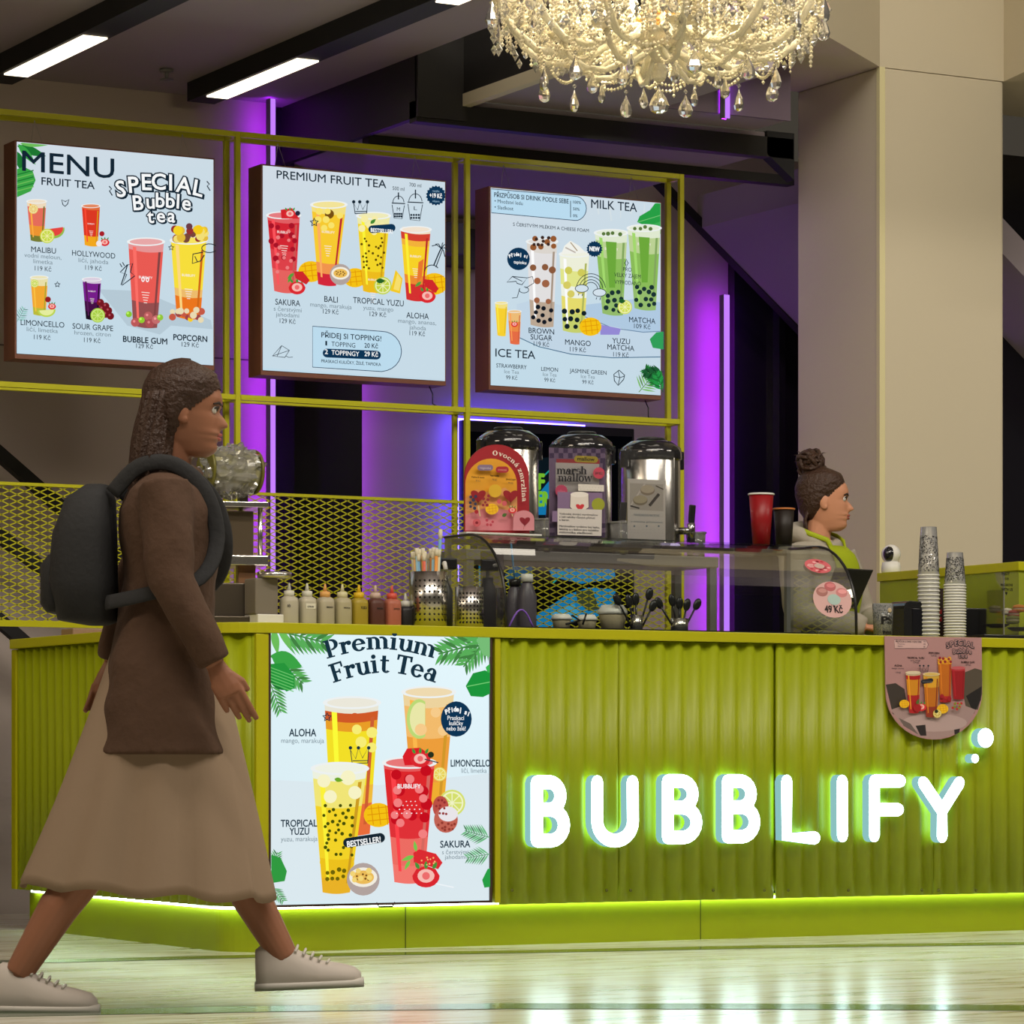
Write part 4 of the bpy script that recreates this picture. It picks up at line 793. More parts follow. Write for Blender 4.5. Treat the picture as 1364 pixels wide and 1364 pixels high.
def Bs(x, yt, yb, w_):
    h = yb-yt; m = yt+h*.47
    return [[(x, yt), (x, yb)], [(x, yt), (x+w_*.45, yt)]+arc(x+w_*.45, (yt+m)/2, w_*.42, (m-yt)/2, -85, 85, 10)+[(x, m)], [(x, m), (x+w_*.5, m)]+arc(x+w_*.5, (m+yb)/2, w_*.5, (yb-m)/2, -85, 85, 10)+[(x, yb)]]
LET = {'B1': Bs(106, 391, 542, 70), 'U': [[(262, 390), (262, 492)]+arc(308, 492, 46, 48, 180, 0, 14)[::1]+[(353, 390)]], 'B2': Bs(444, 388, 534, 74), 'B3': Bs(598, 388, 532, 70),
       'L': [[(751, 388), (751, 532), (824, 535)]], 'I': [[(894, 388), (895, 530)]], 'F': [[(977, 388), (977, 530)], [(977, 388), (1045, 388)], [(977, 462), (1040, 462)]], 'Y': [[(1103, 392), (1152, 465)], [(1197, 392), (1152, 465), (1152, 532)]]}
LET['U'] = [[(262, 390), (262, 492)]+[(308-46*math.cos(a), 492+50*math.sin(a)) for a in [math.pi*i/14 for i in range(1, 14)]]+[(354, 492), (353, 390)]]
for k, ss in LET.items():
    mb = MB()
    for s_ in ss: stroke(mb, s_, WD)
    obj('letter', mb, [SF, SS, SB], sign)['label'] = 'white glowing letter '+k[0]
for x, y, r in ((1264, 277, .036), (1237, 330, .0165)):
    c_ = pz(x, y); mb = MB(); mb.slabY([(c_[0]+r*math.cos(a), c_[1]+r*math.sin(a)) for a in [2*math.pi*i/28 for i in range(28)]], -.062, -.02)
    mb.mi[0] = 0; mb.mi[1] = 2
    for j in range(2, len(mb.f)): mb.mi[j] = 1
    obj('dot', mb, [SF, SS, SB], sign)

# ------------------------------------------------------------------ pink leaflet hanging over the counter edge
pr = Print(7.578, 1160, 840, -.0285)
sh = [(140, 55), (1118, 70), (1125, 620)]+[(638+487*math.cos(a), 620+480*math.sin(a)) for a in [math.pi*i/20 for i in range(1, 20)]]+[(150, 600)]
pts = [pr.pt(*q) for q in sh]
t = thing('leaflet', 'pink rounded leaflet with drinks hanging over the counter edge', 'leaflet', (pts[0][0], -.026, pts[0][1]))
obj('sheet', MB().slabY(pts, -.0283, -.0245), mat('pink_card', lin(178, 134, 134), .5), t)
pr.poly(sh, lin(178, 134, 134))
pr.poly([(150, 545), (250, 530), (340, 590), (360, 720), (300, 880), (220, 840)], lin(60, 52, 46)); pr.poly([(950, 420), (1050, 380), (1122, 400), (1122, 640), (1080, 800), (960, 780), (930, 640)], lin(84, 74, 62)); pr.poly([(960, 660), (1120, 560), (1110, 700), (1040, 840)], lin(26, 22, 22))
pr.poly([(200, 800), (420, 720), (900, 740), (1060, 800), (960, 960), (800, 1060), (640, 1098), (480, 1060), (300, 930)], lin(168, 140, 138)); pr.disc(640, 930, 330, lin(186, 160, 158), 90); pr.poly([(450, 960), (550, 950), (560, 1060), (500, 1060)], lin(40, 32, 34)); pr.poly([(840, 1000), (900, 990), (890, 1030), (845, 1050)], lin(40, 32, 34)); pr.poly([(280, 880), (400, 940), (480, 1050), (330, 960)], lin(110, 96, 92))
bx = [(235, 90), (555, 95), (580, 140), (560, 180), (240, 180)]; pr.poly(bx, lin(206, 170, 168)); pr.line(bx, 5, lin(90, 74, 76), True)
T4(pr, [('PŘIZPŮSOB SI DRINK PODLE SEBE', 248, 510, 118, INK, 18, .02), ('• Množství ledu', 262, 340, 140, INK, 12), ('• Sladkost', 262, 320, 162, INK, 12), ('100%', 528, 552, 116, INK, 12), ('50%', 530, 550, 142, INK, 12), ('0%', 532, 548, 170, INK, 12), ('TROPICAL YUZU', 366, 538, 284, INK, 20, .02), ('yuzu, mango', 400, 500, 306, INK, 14), ('129 Kč', 424, 484, 330, INK, 18), ('POPCORN', 584, 690, 236, INK, 20, .02), ('129 Kč', 608, 664, 262, INK, 18), ('ALOHA', 236, 312, 362, INK, 20, .02), ('mango, ananas,', 208, 336, 386, INK, 14), ('119 Kč', 248, 300, 432, INK, 18), ('BUBBLE GUM', 910, 1044, 328, INK, 20, .02), ('129 Kč', 952, 1008, 354, INK, 18)])
PK = lin(178, 134, 134)
pr.bubble([(c_, 772+i*42, 146-math.sin(i/6*math.pi)*26, 10-i*3) for i, c_ in enumerate('SPECIAL')], 56, INK, PK); pr.bubble([(c_, 838+i*32, 206-math.sin(i/5*math.pi)*8, 6-i*2) for i, c_ in enumerate('Bubble')], 50, INK, PK); pr.bubble([(c_, 890+i*32, 250, 0) for i, c_ in enumerate('tea')], 44, INK, PK)
pr.cup(668, 806, 290, 690, 800, 720, [(0, (230, 150, 40)), (.1, (196, 106, 14)), (.85, (190, 40, 40))], rim=(210, 150, 70), sl=.0); pr.dots(675, 800, 270, 330, 16, (236, 170, 30), 10); pr.dots(675, 800, 265, 330, 13, (150, 20, 40), 8)
pr.cup(800, 940, 376, 822, 928, 690, [(0, (190, 50, 60)), (.08, (156, 10, 24))], rim=(190, 110, 110), sl=.0)
pr.cup(340, 488, 425, 372, 468, 830, [(0, (214, 196, 160)), (.06, (176, 20, 26)), (.16, (214, 140, 20)), (.55, (176, 24, 30))], rim=(224, 204, 170), sl=.0)
pr.cup(514, 674, 440, 540, 650, 870, [(0, (214, 170, 60)), (.1, (226, 166, 40)), (.3, (196, 112, 16)), (.75, (150, 50, 30))], rim=(226, 210, 170), sl=.0)
pr.crown(486, 420, 72, 56, INK, 6); pr.pill(488, 612, 495, 538, -14, lin(24, 26, 40)); pr.text('BESTSELLER!', 504, 600, 526, WHITE, 18, .03)
pr.mango(320, 740, 42); pr.strawberry(490, 770, 52); pr.disc(450, 780, 40, lin(170, 20, 30)); pr.leaf(440, 740, 60, -60, 12, (80, 110, 40)); pr.dots(690, 800, 660, 720, 22, (160, 16, 34), 12); pr.mango(705, 790, 48); pr.lemon(650, 838, 44, (210, 180, 70)); pr.disc(640, 815, 18, lin(30, 40, 20)); pr.dots(800, 900, 730, 800, 13, (190, 40, 40), 7); pr.dots(800, 880, 730, 790, 12, (130, 150, 40), 4)
pr.build('print', attr_mat('matt_ink', 0, .55), t)

# ------------------------------------------------------------------ curved glass display case on the counter
CX0, CX1, CZ = 1.085, 2.555, 1.446
prof = [(.05, HC+.002), (.052, 1.2)]+[(.055+.19*(1-math.cos(a))*1.05, 1.2+.236*math.sin(a)) for a in [math.pi/2*i/10 for i in range(1, 11)]]
prof = [(.05, HC+.002), (.051, 1.17)]+[(.051+.27*(1-math.cos(a)), 1.17+.27*math.sin(a)) for a in [math.pi/2*i/12 for i in range(1, 13)]]
case = thing('display_case', 'curved glass display case with black edges on the counter', 'display case', (CX0, .3, HC))
mb = MB(); rings = []
ins = [(y+.006*max(0, 1-(z-HC)/.6), z-.006) for y, z in prof]
for x in (CX0+.006, CX1-.006): rings.append([(x, y, z) for y, z in prof]+[(x, y+.006, z-.004) for y, z in prof[::-1]])
mb.loft(rings, True, False); obj('curved_front_glass', mb, CLEAR, case)
obj('top_glass', MB().box((CX0, .322, CZ-.008), (CX1, .5, CZ)), CLEAR, case)
for i, x in enumerate((CX0, CX1)):
    mb = MB(); pts_ = [(x, y, z) for y, z in prof]
    mb.tube(pts_+[(x, .5, CZ-.006)], .0055, 8); g = obj('edge_seal', mb, BLACK, case)
    sg = prof+[(.5, CZ-.008), (.5, HC+.002)]; k = .003
    mb = MB(); n = len(sg); mb.add([(x-k, y, z) for y, z in sg]+[(x+k, y, z) for y, z in sg], [tuple(range(n))[::-1], tuple(range(n, 2*n))]); obj('end_glass', mb, CLEAR, case)
obj('rear_post', MB().box((CX0, .485, HC), (CX0+.018, .503, CZ-.008)).box((CX1-.018, .485, HC), (CX1, .503, CZ-.008)), GREY, case)
obj('rear_rail', MB().box((CX0+.018, .487, CZ-.03), (CX1-.018, .503, CZ-.009)), mat('dark_rail', (.05, .05, .055), .4, .6), case)
obj('case_base', MB().box((CX0+.01, .07, HC+.0005), (CX1-.01, .49, HC+.008)), MATTE, case)
# round stickers on the front glass near the right end
def sticker(u, v, ru, rv, rot, label, kind):
    y = .058; z = vZ(v, 2.4, y)
    j = min(range(len(prof)-1), key=lambda i: abs((prof[i][1]+prof[i+1][1])/2-z)); (ya, za), (yb, zb_) = prof[j], prof[j+1]; T = Vector((0, yb-ya, zb_-za)).normalized(); N = Vector((0, -T.z, T.y))
    yc = ya+(z-za)/(zb_-za)*(yb-ya) if zb_ > za else ya
    c = onY(u, v, yc)+N*.004; sx_ = ru/(FPX*.8752/((c.x-CAM.x)*sa+(c.y-CAM.y)*ca)); sz = rv
    v_, f_, k_ = [], [], []
    def disc(cx, cz, rx, rz, col, lay, pts=None):
        q = pts or [(cx+rx*math.cos(a), cz+rz*math.sin(a)) for a in [2*math.pi*i/28 for i in range(28)]]
        n = len(v_); v_.extend([c+Vector((px, 0, 0))+T*pz_+N*(lay*.0003) for px, pz_ in q]); f_.append(tuple(range(n, n+len(q)))); k_.extend([lin(*col)]*len(q))
    if kind == 'price':
        disc(0, 0, sx_, sz, (214, 170, 168), 0)
        for a, b, col in ((-.5, .42, (168, 110, 104)), (-.05, .72, (186, 96, 100)), (.52, .4, (206, 130, 132))): disc(a*sx_, b*sz, sx_*.3, sz*.26, col, 1); disc(a*sx_+.003, b*sz+.004, sx_*.22, sz*.12, tuple(min(255, x+30) for x in col), 2)
        disc(.08*sx_, .0, sx_*.34, sz*.3, (170, 196, 190), 3)
        for tx, wz, yy in (('1 ks', .2, -.42), ('49 Kč', .95, -.72)):
            vs, fs, a, b = glyphs(tx, .03); kx = sx_*wz/(b-a); n = len(v_); v_.extend([c+Vector(((px-(a+b)/2)*kx, 0, 0))+T*(yy*sz+py*kx*1.15)+N*.0015 for px, py in vs]); f_.extend([tuple(n+i for i in f) for f in fs]); k_.extend([lin(30, 14, 14)]*len(vs))
    else:
        disc(0, 0, sx_, sz, (206, 96, 104), 0)
        for k in range(26): a = random.random()*6.28; q = math.sqrt(random.random())*.8; disc(math.cos(a)*q*sx_, math.sin(a)*q*sz, sx_*.13, sz*.13, random.choice(((230, 170, 170), (180, 50, 64), (226, 130, 136))), 1)
        disc(.1*sx_, 0, sx_*.4, sz*.34, (196, 170, 160), 2)
    mb = MB(); mb.add(v_, f_); single('sticker', label, 'sticker', mb, MATS['matt_ink'], 'round stickers on the display glass', ink=k_)
sticker(1089, 755, 18, .036, 0, 'smaller reddish round sticker high on the curved display glass', 'red')
sticker(1108, 799, 27, .068, 0, 'larger pink round sticker reading 49 Kč on the curved display glass', 'price')

# signs standing on the case top
SY = .39
def stand(name, label, u0, u1, vt, vb): 
    a = onY(u0, vb, SY); return thing(name, label, 'sign', (a.x, SY, CZ))
PP = MATS['matt_ink']
pr = Print(4.1333, 600, 560, SY-.004)
t = thing('table_sign', 'red arched sign reading Ovocná zmrzlina on the display case', 'sign', (uX(620, SY), SY, CZ), 'signs on the display case')
ar = [(78, 610)]+[(255+177*math.cos(a), 310-178*math.sin(a)) for a in [math.pi-math.pi*i/22 for i in range(23)]]+[(436, 610)]
pa = [pr.pt(*q) for q in ar]; zb = CZ+.006; pa[0] = (pa[0][0], zb); pa[-1] = (pa[-1][0], zb)
obj('panel', MB().slabY(pa, SY-.0035, SY+.001), mat('red_card', lin(150, 22, 34), .5), t)
mb = MB().slabY([(pa[0][0]-.012, CZ), (pa[-1][0]+.03, CZ), (pa[-1][0]+.03, CZ+.007), (pa[0][0]-.012, CZ+.007)], SY-.04, SY+.02); obj('base', mb, WHITEP, t)
pr.poly(ar[:1]+[(255+175*math.cos(a), 310-175*math.sin(a)) for a in [math.pi-math.pi*i/22 for i in range(23)]]+[(434, 606)], lin(160, 20, 36))
inn = [(82, 606)]+[(224+142*math.cos(a), 352-142*math.sin(a)) for a in [math.pi-math.pi*i/18 for i in range(19)]]+[(368, 606)]
pr.poly(inn, lin(226, 160, 36)); pr.poly([(82, 606), (82, 430), (140, 380), (224, 400), (300, 370), (367, 420), (368, 606)], lin(226, 160, 96)); pr.poly([(82, 606), (82, 520), (200, 480), (367, 500), (367, 606)], lin(214, 130, 140))
pr.serif('Ovocná zmrzlina', [(231, 192)]+[(222+158*math.cos(a), 340-152*math.sin(a)) for a in [math.radians(84-84*i/10) for i in range(1, 11)]]+[(384, 450)], 26, lin(240, 226, 214), .98)
pr.pill(135, 222, 246, 278, 0, lin(130, 110, 140)); pr.pill(236, 308, 256, 290, 0, lin(170, 30, 50)); T4(pr, [('veganské', 148, 210, 268, lin(200, 190, 200), 12), ('ovocné', 248, 296, 278, lin(220, 160, 160), 12), ('Malina & banán', 104, 174, 318, INK, 10, .02), ('79 Kč', 126, 152, 340, INK, 11), ('Mango & marakuja', 206, 254, 310, INK, 11, .02), ('79 Kč', 216, 242, 334, INK, 11), ('Jahoda & jogurt', 292, 346, 330, INK, 10, .02), ('79 Kč', 304, 332, 352, INK, 11)])
def heart(pr, x, y, r, c): pr.poly([(x, y+r*1.25)]+[(x+r*1.05*math.sin(a)**3*1.0, y-r*(.8*math.cos(a)-.35*math.cos(2*a)-.12*math.cos(3*a))) for a in [math.pi+2*math.pi*i/24-math.pi for i in range(25)]], lin(*c))
for x in (140, 318): pr.line([(x, 470), (x+10, 530)], 6, lin(220, 200, 150)); heart(pr, x, 415, 40, (150, 12, 30))
pr.disc(232, 390, 36, lin(222, 176, 40)); pr.mango(215, 490, 30); pr.dots(90, 125, 420, 490, 9, (40, 50, 90), 7); pr.dots(165, 200, 410, 470, 8, (150, 30, 50), 6); pr.dots(250, 290, 440, 480, 14, (210, 90, 100), 6); pr.strawberry(326, 495, 22); pr.leaf(270, 530, 30, -30, 10, (70, 110, 40)); pr.disc(128, 505, 11, lin(170, 20, 40))
pr.disc(130, 565, 22, lin(206, 90, 100)); pr.disc(130, 565, 8, lin(140, 20, 40)); pr.dots(185, 225, 550, 580, 8, (190, 60, 80), 8)
pr.poly([(330, 608), (330, 545)]+arc(388, 545, 58, 48, 180, 360, 12)+[(446, 608)], lin(214, 140, 150)); heart(pr, 394, 555, 28, (140, 20, 40)); pr.line([(390, 580), (386, 602)], 4, lin(200, 110, 120))
pr.build('print', PP, t)
t = thing('table_sign', 'purple chequered marsh mallow sign in a clear stand on the display case', 'sign', (uX(770, SY), SY, CZ), 'signs on the display case')
a, b = onY(732, 596, SY), onY(806, 712, SY)
obj('holder', MB().box((a.x-.002, SY-.006, CZ+.001), (b.x+.004, SY-.001, a.z+.006)).box((a.x-.002, SY-.04, CZ), (b.x+.004, SY+.05, CZ+.003)), ACRYL, t)
pr = Print(4.1333, 600, 560, SY+.002)
obj('card', MB().box((a.x, SY+.0021, CZ+.004), (b.x, SY+.004, a.z)), mat('purple_card', lin(150, 126, 160), .5), t)
pr.poly([(545, 150), (853, 158), (853, 642), (545, 636)], lin(128, 104, 140))
for i in range(12):
    for j in range(2):
        x = 545+i*25.5
        if (i+j) % 2: pr.poly([(x, 152+j*28), (x+25, 152+j*28), (x+25, 180+j*28), (x, 180+j*28)], lin(70, 44, 92))
for i in range(4):
    for x in (545, 824):
        if i % 2: pr.poly([(x, 540+i*26), (x+28, 540+i*26), (x+28, 566+i*26), (x, 566+i*26)], lin(70, 44, 92))
for i in range(3): pr.poly([(824+(i % 2)*14, 208+i*28), (853, 208+i*28), (853, 236+i*28), (824+(i % 2)*14, 236+i*28)], lin(70, 44, 92))
pr.poly([(582, 212), (820, 216), (820, 240), (582, 236)], lin(180, 50, 60)); pr.pill(680, 812, 194, 230, 4, lin(190, 170, 40)); pr.text('mallow', 698, 792, 220, lin(60, 60, 20), 20, .02)
pr.poly([(578, 232), (818, 240), (818, 400), (578, 396)], lin(206, 200, 196)); pr.serif('marsh', [(586, 296), (742, 298)], 44, lin(24, 20, 30), 1.12); pr.serif('mallow', [(586, 338), (764, 340)], 46, lin(24, 20, 30), 1.12)
pr.badge(802, 292, 34, lin(186, 60, 84)); pr.text('59 Kč', 780, 824, 300, lin(230, 200, 200), 16, .03); pr.badge(596, 390, 36, lin(170, 56, 90)); pr.text('mňam', 576, 616, 396, lin(200, 120, 150), 12)
pr.poly([(688, 352), (830, 358), (830, 394), (688, 390)], lin(214, 208, 200)); T4(pr, [('· · · · · · · ·', 696, 820, 372, INK, 9), ('· · · · · · ·', 700, 816, 386, INK, 9)])
pr.poly([(574, 396), (820, 400), (820, 500), (574, 500)], lin(128, 104, 140)); pr.poly([(645, 410), (745, 410), (748, 480), (720, 500), (666, 500), (642, 480)], lin(222, 214, 206)); pr.line([(645, 410), (745, 410), (748, 480), (720, 500), (666, 500), (642, 480)], 4, lin(50, 36, 50), True); pr.disc(695, 410, 50, lin(232, 226, 220), 15); heart(pr, 698, 478, 22, (206, 50, 60)); pr.disc(798, 465, 36, lin(150, 156, 40))
pr.poly([(574, 486), (818, 494), (816, 638), (574, 632)], lin(206, 200, 196)); pr.poly([(545, 500), (574, 500), (574, 560), (545, 560)], lin(128, 104, 140))
for i in range(7):
    if i != 3: pr.text(('Vyzkoušej domácí marshmallow', 'z naší nabídky různých příchutí', 'a barev.', '', 'Marshmallow vyrábíme bez lepku,', 'laktózy a s láskou pro každého', 'milovníka sladkostí.')[i], 584, (796, 780, 640, 0, 806, 800, 768)[i], 520+i*17, INK, 11, .015)
pr.build('print', PP, t)
t = thing('table_sign', 'clear stand with small white macaron card on the display case', 'sign', (uX(860, SY), SY, CZ), 'signs on the display case')
a, b = onY(823, 598, SY), onY(888, 722, SY)
obj('holder', MB().box((a.x, SY-.006, CZ+.001), (b.x+.03, SY-.002, a.z)).box((a.x, SY-.04, CZ), (b.x+.03, SY+.05, CZ+.003)), ACRYL, t)
pr = Print(4.1333, 600, 560, SY+.001); p, q = pr.pt(976, 320), pr.pt(1184, 320)
obj('card', MB().box((p[0], SY+.0012, CZ+.004), (q[0], SY+.003, p[1])), mat('white_card', lin(212, 208, 200), .5), t)
pr.poly([(988, 345), (1172, 352), (1172, 500), (988, 490)], lin(186, 180, 170)); pr.line([(985, 480), (1070, 350)], 8, lin(216, 210, 202)); pr.disc(1085, 385, 40, lin(150, 136, 116), 28); pr.disc(1085, 378, 38, lin(196, 184, 160), 22); pr.disc(1045, 440, 40, lin(140, 130, 106), 28); pr.disc(1045, 434, 38, lin(184, 174, 144), 22); pr.line([(1095, 470), (1148, 405)], 16, lin(70, 62, 56)); pr.line([(990, 470), (1040, 484)], 8, lin(50, 46, 44)); pr.line([(1130, 360), (1172, 380)], 6, lin(80, 70, 60))
T4(pr, [('MAKRONKOVÉ MACRONS', 1010, 1150, 526, SOFT, 14), ('v mnoha příchutích', 992, 1168, 560, SOFT, 10)])
for x in (1012, 1080, 1146): pr.disc(x, 582, 5, SOFT); pr.text('· · ·', x-24, x+24, 604, SOFT, 8); pr.text('· · ·', x-22, x+22, 620, SOFT, 8)
pr.build('print', PP, t)
# ------------------------------------------------------------------ steel riser table and tea urns behind the case
TZ = 1.428; xa, xb = uX(606, .95), uX(941, .95)
t = thing('riser_table', 'grey steel riser table carrying the three tea urns', 'table', ((xa+xb)/2, 1.0, HC))
obj('tabletop', MB().box((xa, .86, TZ-.04), (xb, 1.16, TZ)), GREY, t, .003)
for x in (xa+.02, xb-.02):
    for y in (.88, 1.14): obj('leg', MB().box((x-.016, y-.014, HC), (x+.016, y+.014, TZ-.04)), GREY, t, .002)
LID = mat('glossy_black_lid', (.014, .014, .016), .12, coat=.6)
def urn(u, ztop, label):
    x = uX(u, 1.0); y = 1.0; t = thing('tea_urn', label, 'tea urn', (x, y, TZ), 'steel tea urns'); H = ztop-TZ; r = .113
    obj('base', MB().lathe([(r+.004, 0), (r+.006, .01), (r+.004, .034), (r-.01, .038)], (x, y, TZ), 40), BLACK, t)
    obj('body', MB().lathe([(r, .034), (r+.001, .04), (r+.001, H-.075), (r-.002, H-.07)], (x, y, TZ), 48), STEEL, t)
    obj('lid', MB().lathe([(r+.004, H-.08), (r+.008, H-.074), (r+.008, H-.05), (r+.002, H-.03), (r-.03, H-.006), (r-.06, H), (.001, H+.001)], (x, y, TZ), 48), LID, t)
    for s in (-1, 1): obj('clasp', MB().cbox((x+s*(r+.012), y-.01, TZ+H-.075), (.018, .04, .07)), LID, t, .004)
    d = Vector((.72, -.69, 0)); p = Vector((x, y, TZ))+d*(r+.002)
    mb = MB().tube([p+Vector((0, 0, .1)), p+d*.05+Vector((0, 0, .1))], .014, 12).lathe([(.012, .07), (.015, .1), (.015, .128), (.008, .132)], p+d*.045, 14)
    f = obj('tap', mb, mat('tap_metal', (.3, .3, .3), .2, 1), t)
    obj('tap_lever', MB().bar(p+d*.045+Vector((0, 0, .13)), p+d*.05+Vector((0, 0, .2)), .026, .012, (0, 1, 0)).bar(p+d*.045+Vector((0, 0, .03)), p+d*.045+Vector((0, 0, .075)), .022, .022, (0, 1, 0)), BLACK, f, .003)
    hd = mat('lid_handle', (.02, .02, .02), .3); obj('lid_handle', MB().tube([(x+.05*math.cos(a), y+.05*math.sin(a), TZ+H+.004) for a in [2*math.pi*i/24 for i in range(24)]], .006, 8, True), hd, t)
urn(677, vZ(573, 1.62, 1.0), 'steel tea urn with black lid behind the red arched sign')
urn(775, vZ(579, 1.94, 1.0), 'steel tea urn with black lid behind the purple marsh mallow sign')
urn(867, vZ(587, 2.25, 1.0), 'steel tea urn with black lid behind the white macaron card')
def cup(name, label, u, vb, Y, h, r0, r1, m, group=None, rimm=None, zb=None, lid=None):
    x = uX(u, Y); z = zb if zb is not None else vZ(vb, x, Y); t = thing(name, label, 'cup', (x, Y, z), group); e = .0015
    obj('wall', MB().lathe([(r0, 0), (r1, h), (r1-e, h), (r0-e, .004), (.001, .004)], (x, Y, z), 28), m, t)
    obj('rim', MB().tube([(x+(r1+.001)*math.cos(a), Y+(r1+.001)*math.sin(a), z+h) for a in [2*math.pi*i/28 for i in range(28)]], .0035, 8, True), rimm or m, t)
    return t
cup('plastic_cup', 'clear plastic cup between the first and second tea urns', 724, 0, .885, .12, .03, .042, PET, 'clear cups on the riser table', zb=TZ)
cup('plastic_cup', 'clear plastic cup between the second and third tea urns', 826, 0, .885, .12, .03, .042, PET, 'clear cups on the riser table', zb=TZ)
cup('plastic_cup', 'clear plastic cup right of the third tea urn', 927, 0, .92, .095, .034, .038, PET, 'clear cups on the riser table', zb=TZ)
RED = mat('red_cup_paper', lin(140, 8, 18), .4, var=.1, scale=90); RIMW = mat('white_rim', (.8, .8, .76), .3)
t = cup('drink_cup', 'tall red drink cup with clear lid rim on the display case', 1014, 727, .38, .188, .032, .046, RED, None, RIMW, CZ)
t = cup('drink_cup', 'dark paper cup with orange brown rim beside the red cup', 1044, 727, .40, .138, .03, .039, mat('dark_cup', lin(30, 22, 16), .5), None, mat('brown_rim', lin(196, 120, 60), .5), CZ)
# things inside the display case
def bowl_tub(u, v0, v1, w_, label, colr, Y=.36):
    x = uX(u, Y); z0 = HC+.008; h = max(.02, vZ(v0, x, Y)-z0); t = thing('food_tub', label, 'tub', (x, Y, z0), 'cream tubs in the display case')
    obj('bowl', MB().lathe([(w_*.8, 0), (w_, h*.6), (w_, h*.66), (.001, h*.66)], (x, Y, z0), 28), colr, t)
    obj('lid', MB().lathe([(w_+.004, h*.66), (w_+.004, h*.78), (w_*.8, h), (.001, h)], (x, Y, z0), 28), WHITEP, t)
CREAM = mat('cream_plastic', lin(180, 168, 140), .5)
bowl_tub(748, 818, 836, .034, 'low cream tub in the case with tongs, left of the taller tub', CREAM); bowl_tub(782, 819, 836, .034, 'low cream tub in the case nearest the taller tub', CREAM); bowl_tub(816, 806, 836, .05, 'taller cream tub with lid in the middle of the case', CREAM)
x = uX(765, .3); single('tongs', 'small black tongs lying over the cream tubs', 'tongs', MB().tube([(x-.01, .3, HC+.062), (x+.03, .31, HC+.045), (x-.04, .29, HC+.03)], .004, 6).tube([(x+.05, .3, HC+.07), (x+.035, .3, HC+.03)], .004, 6), BLACK)
for i, (u, hh) in enumerate(((686, .185), (702, .2))):
    Y = .40-.06*i; x = uX(u, Y); t = thing('syrup_bottle', ['grey syrup bottle in the case, left one with blue straw', 'grey syrup bottle with pale cap in the case beside its twin'][i], 'bottle', (x, Y, HC+.008), 'grey syrup bottles')
    obj('body', MB().lathe([(.032, 0), (.034, .01), (.034, hh*.6), (.02, hh*.82), (.016, hh*.86)], (x, Y, HC+.008), 24), mat('grey_bottle', lin(84, 78, 88), .35), t)
    obj('cap', MB().lathe([(.022, hh*.86), (.022, hh), (.001, hh)], (x, Y, HC+.008), 18), WHITEP if i else BLACK, t)
x = uX(655, .42); t = thing('till_stand', 'dark upright display stand inside the left end of the case', 'stand', (x, .42, HC+.008)); obj('panel', MB().box((x-.045, .41, HC+.01), (x+.045, .425, HC+.29)), mat('dark_panel', lin(52, 48, 54), .4), t, .003); obj('foot', MB().box((x-.05, .38, HC+.008), (x+.05, .45, HC+.016)), BLACK, t)
single('blue_straw', 'thin bright blue straw standing in the grey syrup bottle', 'straw', MB().tube([(uX(678, .36), .345, CZ-.03), (uX(686, .40), .40, HC+.17)], .0035, 8), mat('blue_plastic', lin(60, 150, 210), .4))
single('looped_cable', 'violet cable looped on the counter inside the case', 'cable', MB().tube([(uX(678, .2)+.11*i/10, .2, HC+.011+.062*math.sin(math.pi*min(1, i/9))*(1 if i < 8 else .9)) for i in range(10)], .0035, 8), mat('violet_cable', lin(150, 100, 220), .4))
for i, (u, hh, r) in enumerate(((848, .06, .022), (905, .052, .032))):
    Y = .3; x = uX(u, Y); t = thing('utensil_pot', ['small dark perforated pot of black spoons in the case', 'steel pot of black spatulas at the right of the case'][i], 'pot', (x, Y, HC+.008), 'pots of black utensils')
    obj('pot', MB().lathe([(r, 0), (r, hh), (r-.002, hh), (r-.002, .003), (.001, .003)], (x, Y, HC+.008), 24), STEEL, t)
    for k in range(5):
        a = (k-2)*.26+random.uniform(-.06, .06); L = random.uniform(.10, .14); p = Vector((x+(k-2)*.008, Y, HC+.014)); q = p+Vector((math.sin(a), random.uniform(-.1, .1), math.cos(a))).normalized()*L
        s_ = single('spoon', 'black plastic spoon standing in a pot inside the case', 'spoon', MB().tube([p, q], .004, 6).ball(q, (.016, .007, .024), 10, 8, Matrix.Rotation(a, 3, 'Y')), BLACK, 'black spoons in the case')
# ------------------------------------------------------------------ left part of the counter top: straws, bottles, sealing machine
HOLE = mat('hole', (.01, .01, .01), .8)
def holder(u, vt, w_, Y, label):
    x = uX(u, Y); r = w_; h = vZ(vt, x, Y)-HC; t = thing('straw_holder', label, 'straw holder', (x, Y, HC), 'perforated steel straw holders')
    obj('cylinder', MB().lathe([(r, 0), (r, h), (r-.002, h), (r-.002, .004), (.001, .004)], (x, Y, HC), 40), STEEL, t)
    mb = MB()
    for k in range(10):
        for j in range(8):
            a = -math.pi/2+(k-4.5)*.26; p = Vector((x+(r+.0006)*math.cos(a), Y+(r+.0006)*math.sin(a), HC+h*(.14+.1*j)))
            R = Matrix.Rotation(a, 3, 'Z') @ Matrix.Rotation(math.pi/2, 3, 'Y'); mb.lathe([(.0038, 0), (.0001, .0003)], p, 8, M=R)
    obj('perforation', mb, HOLE, t); return x, r, h
x, r, h = holder(570, 762, .066, .2, 'tall perforated steel straw holder full of wrapped straws')
SC = [lin(226, 150, 70), lin(206, 200, 170), lin(150, 190, 205), lin(220, 110, 90), lin(180, 200, 150), lin(226, 180, 120), lin(120, 170, 205)]
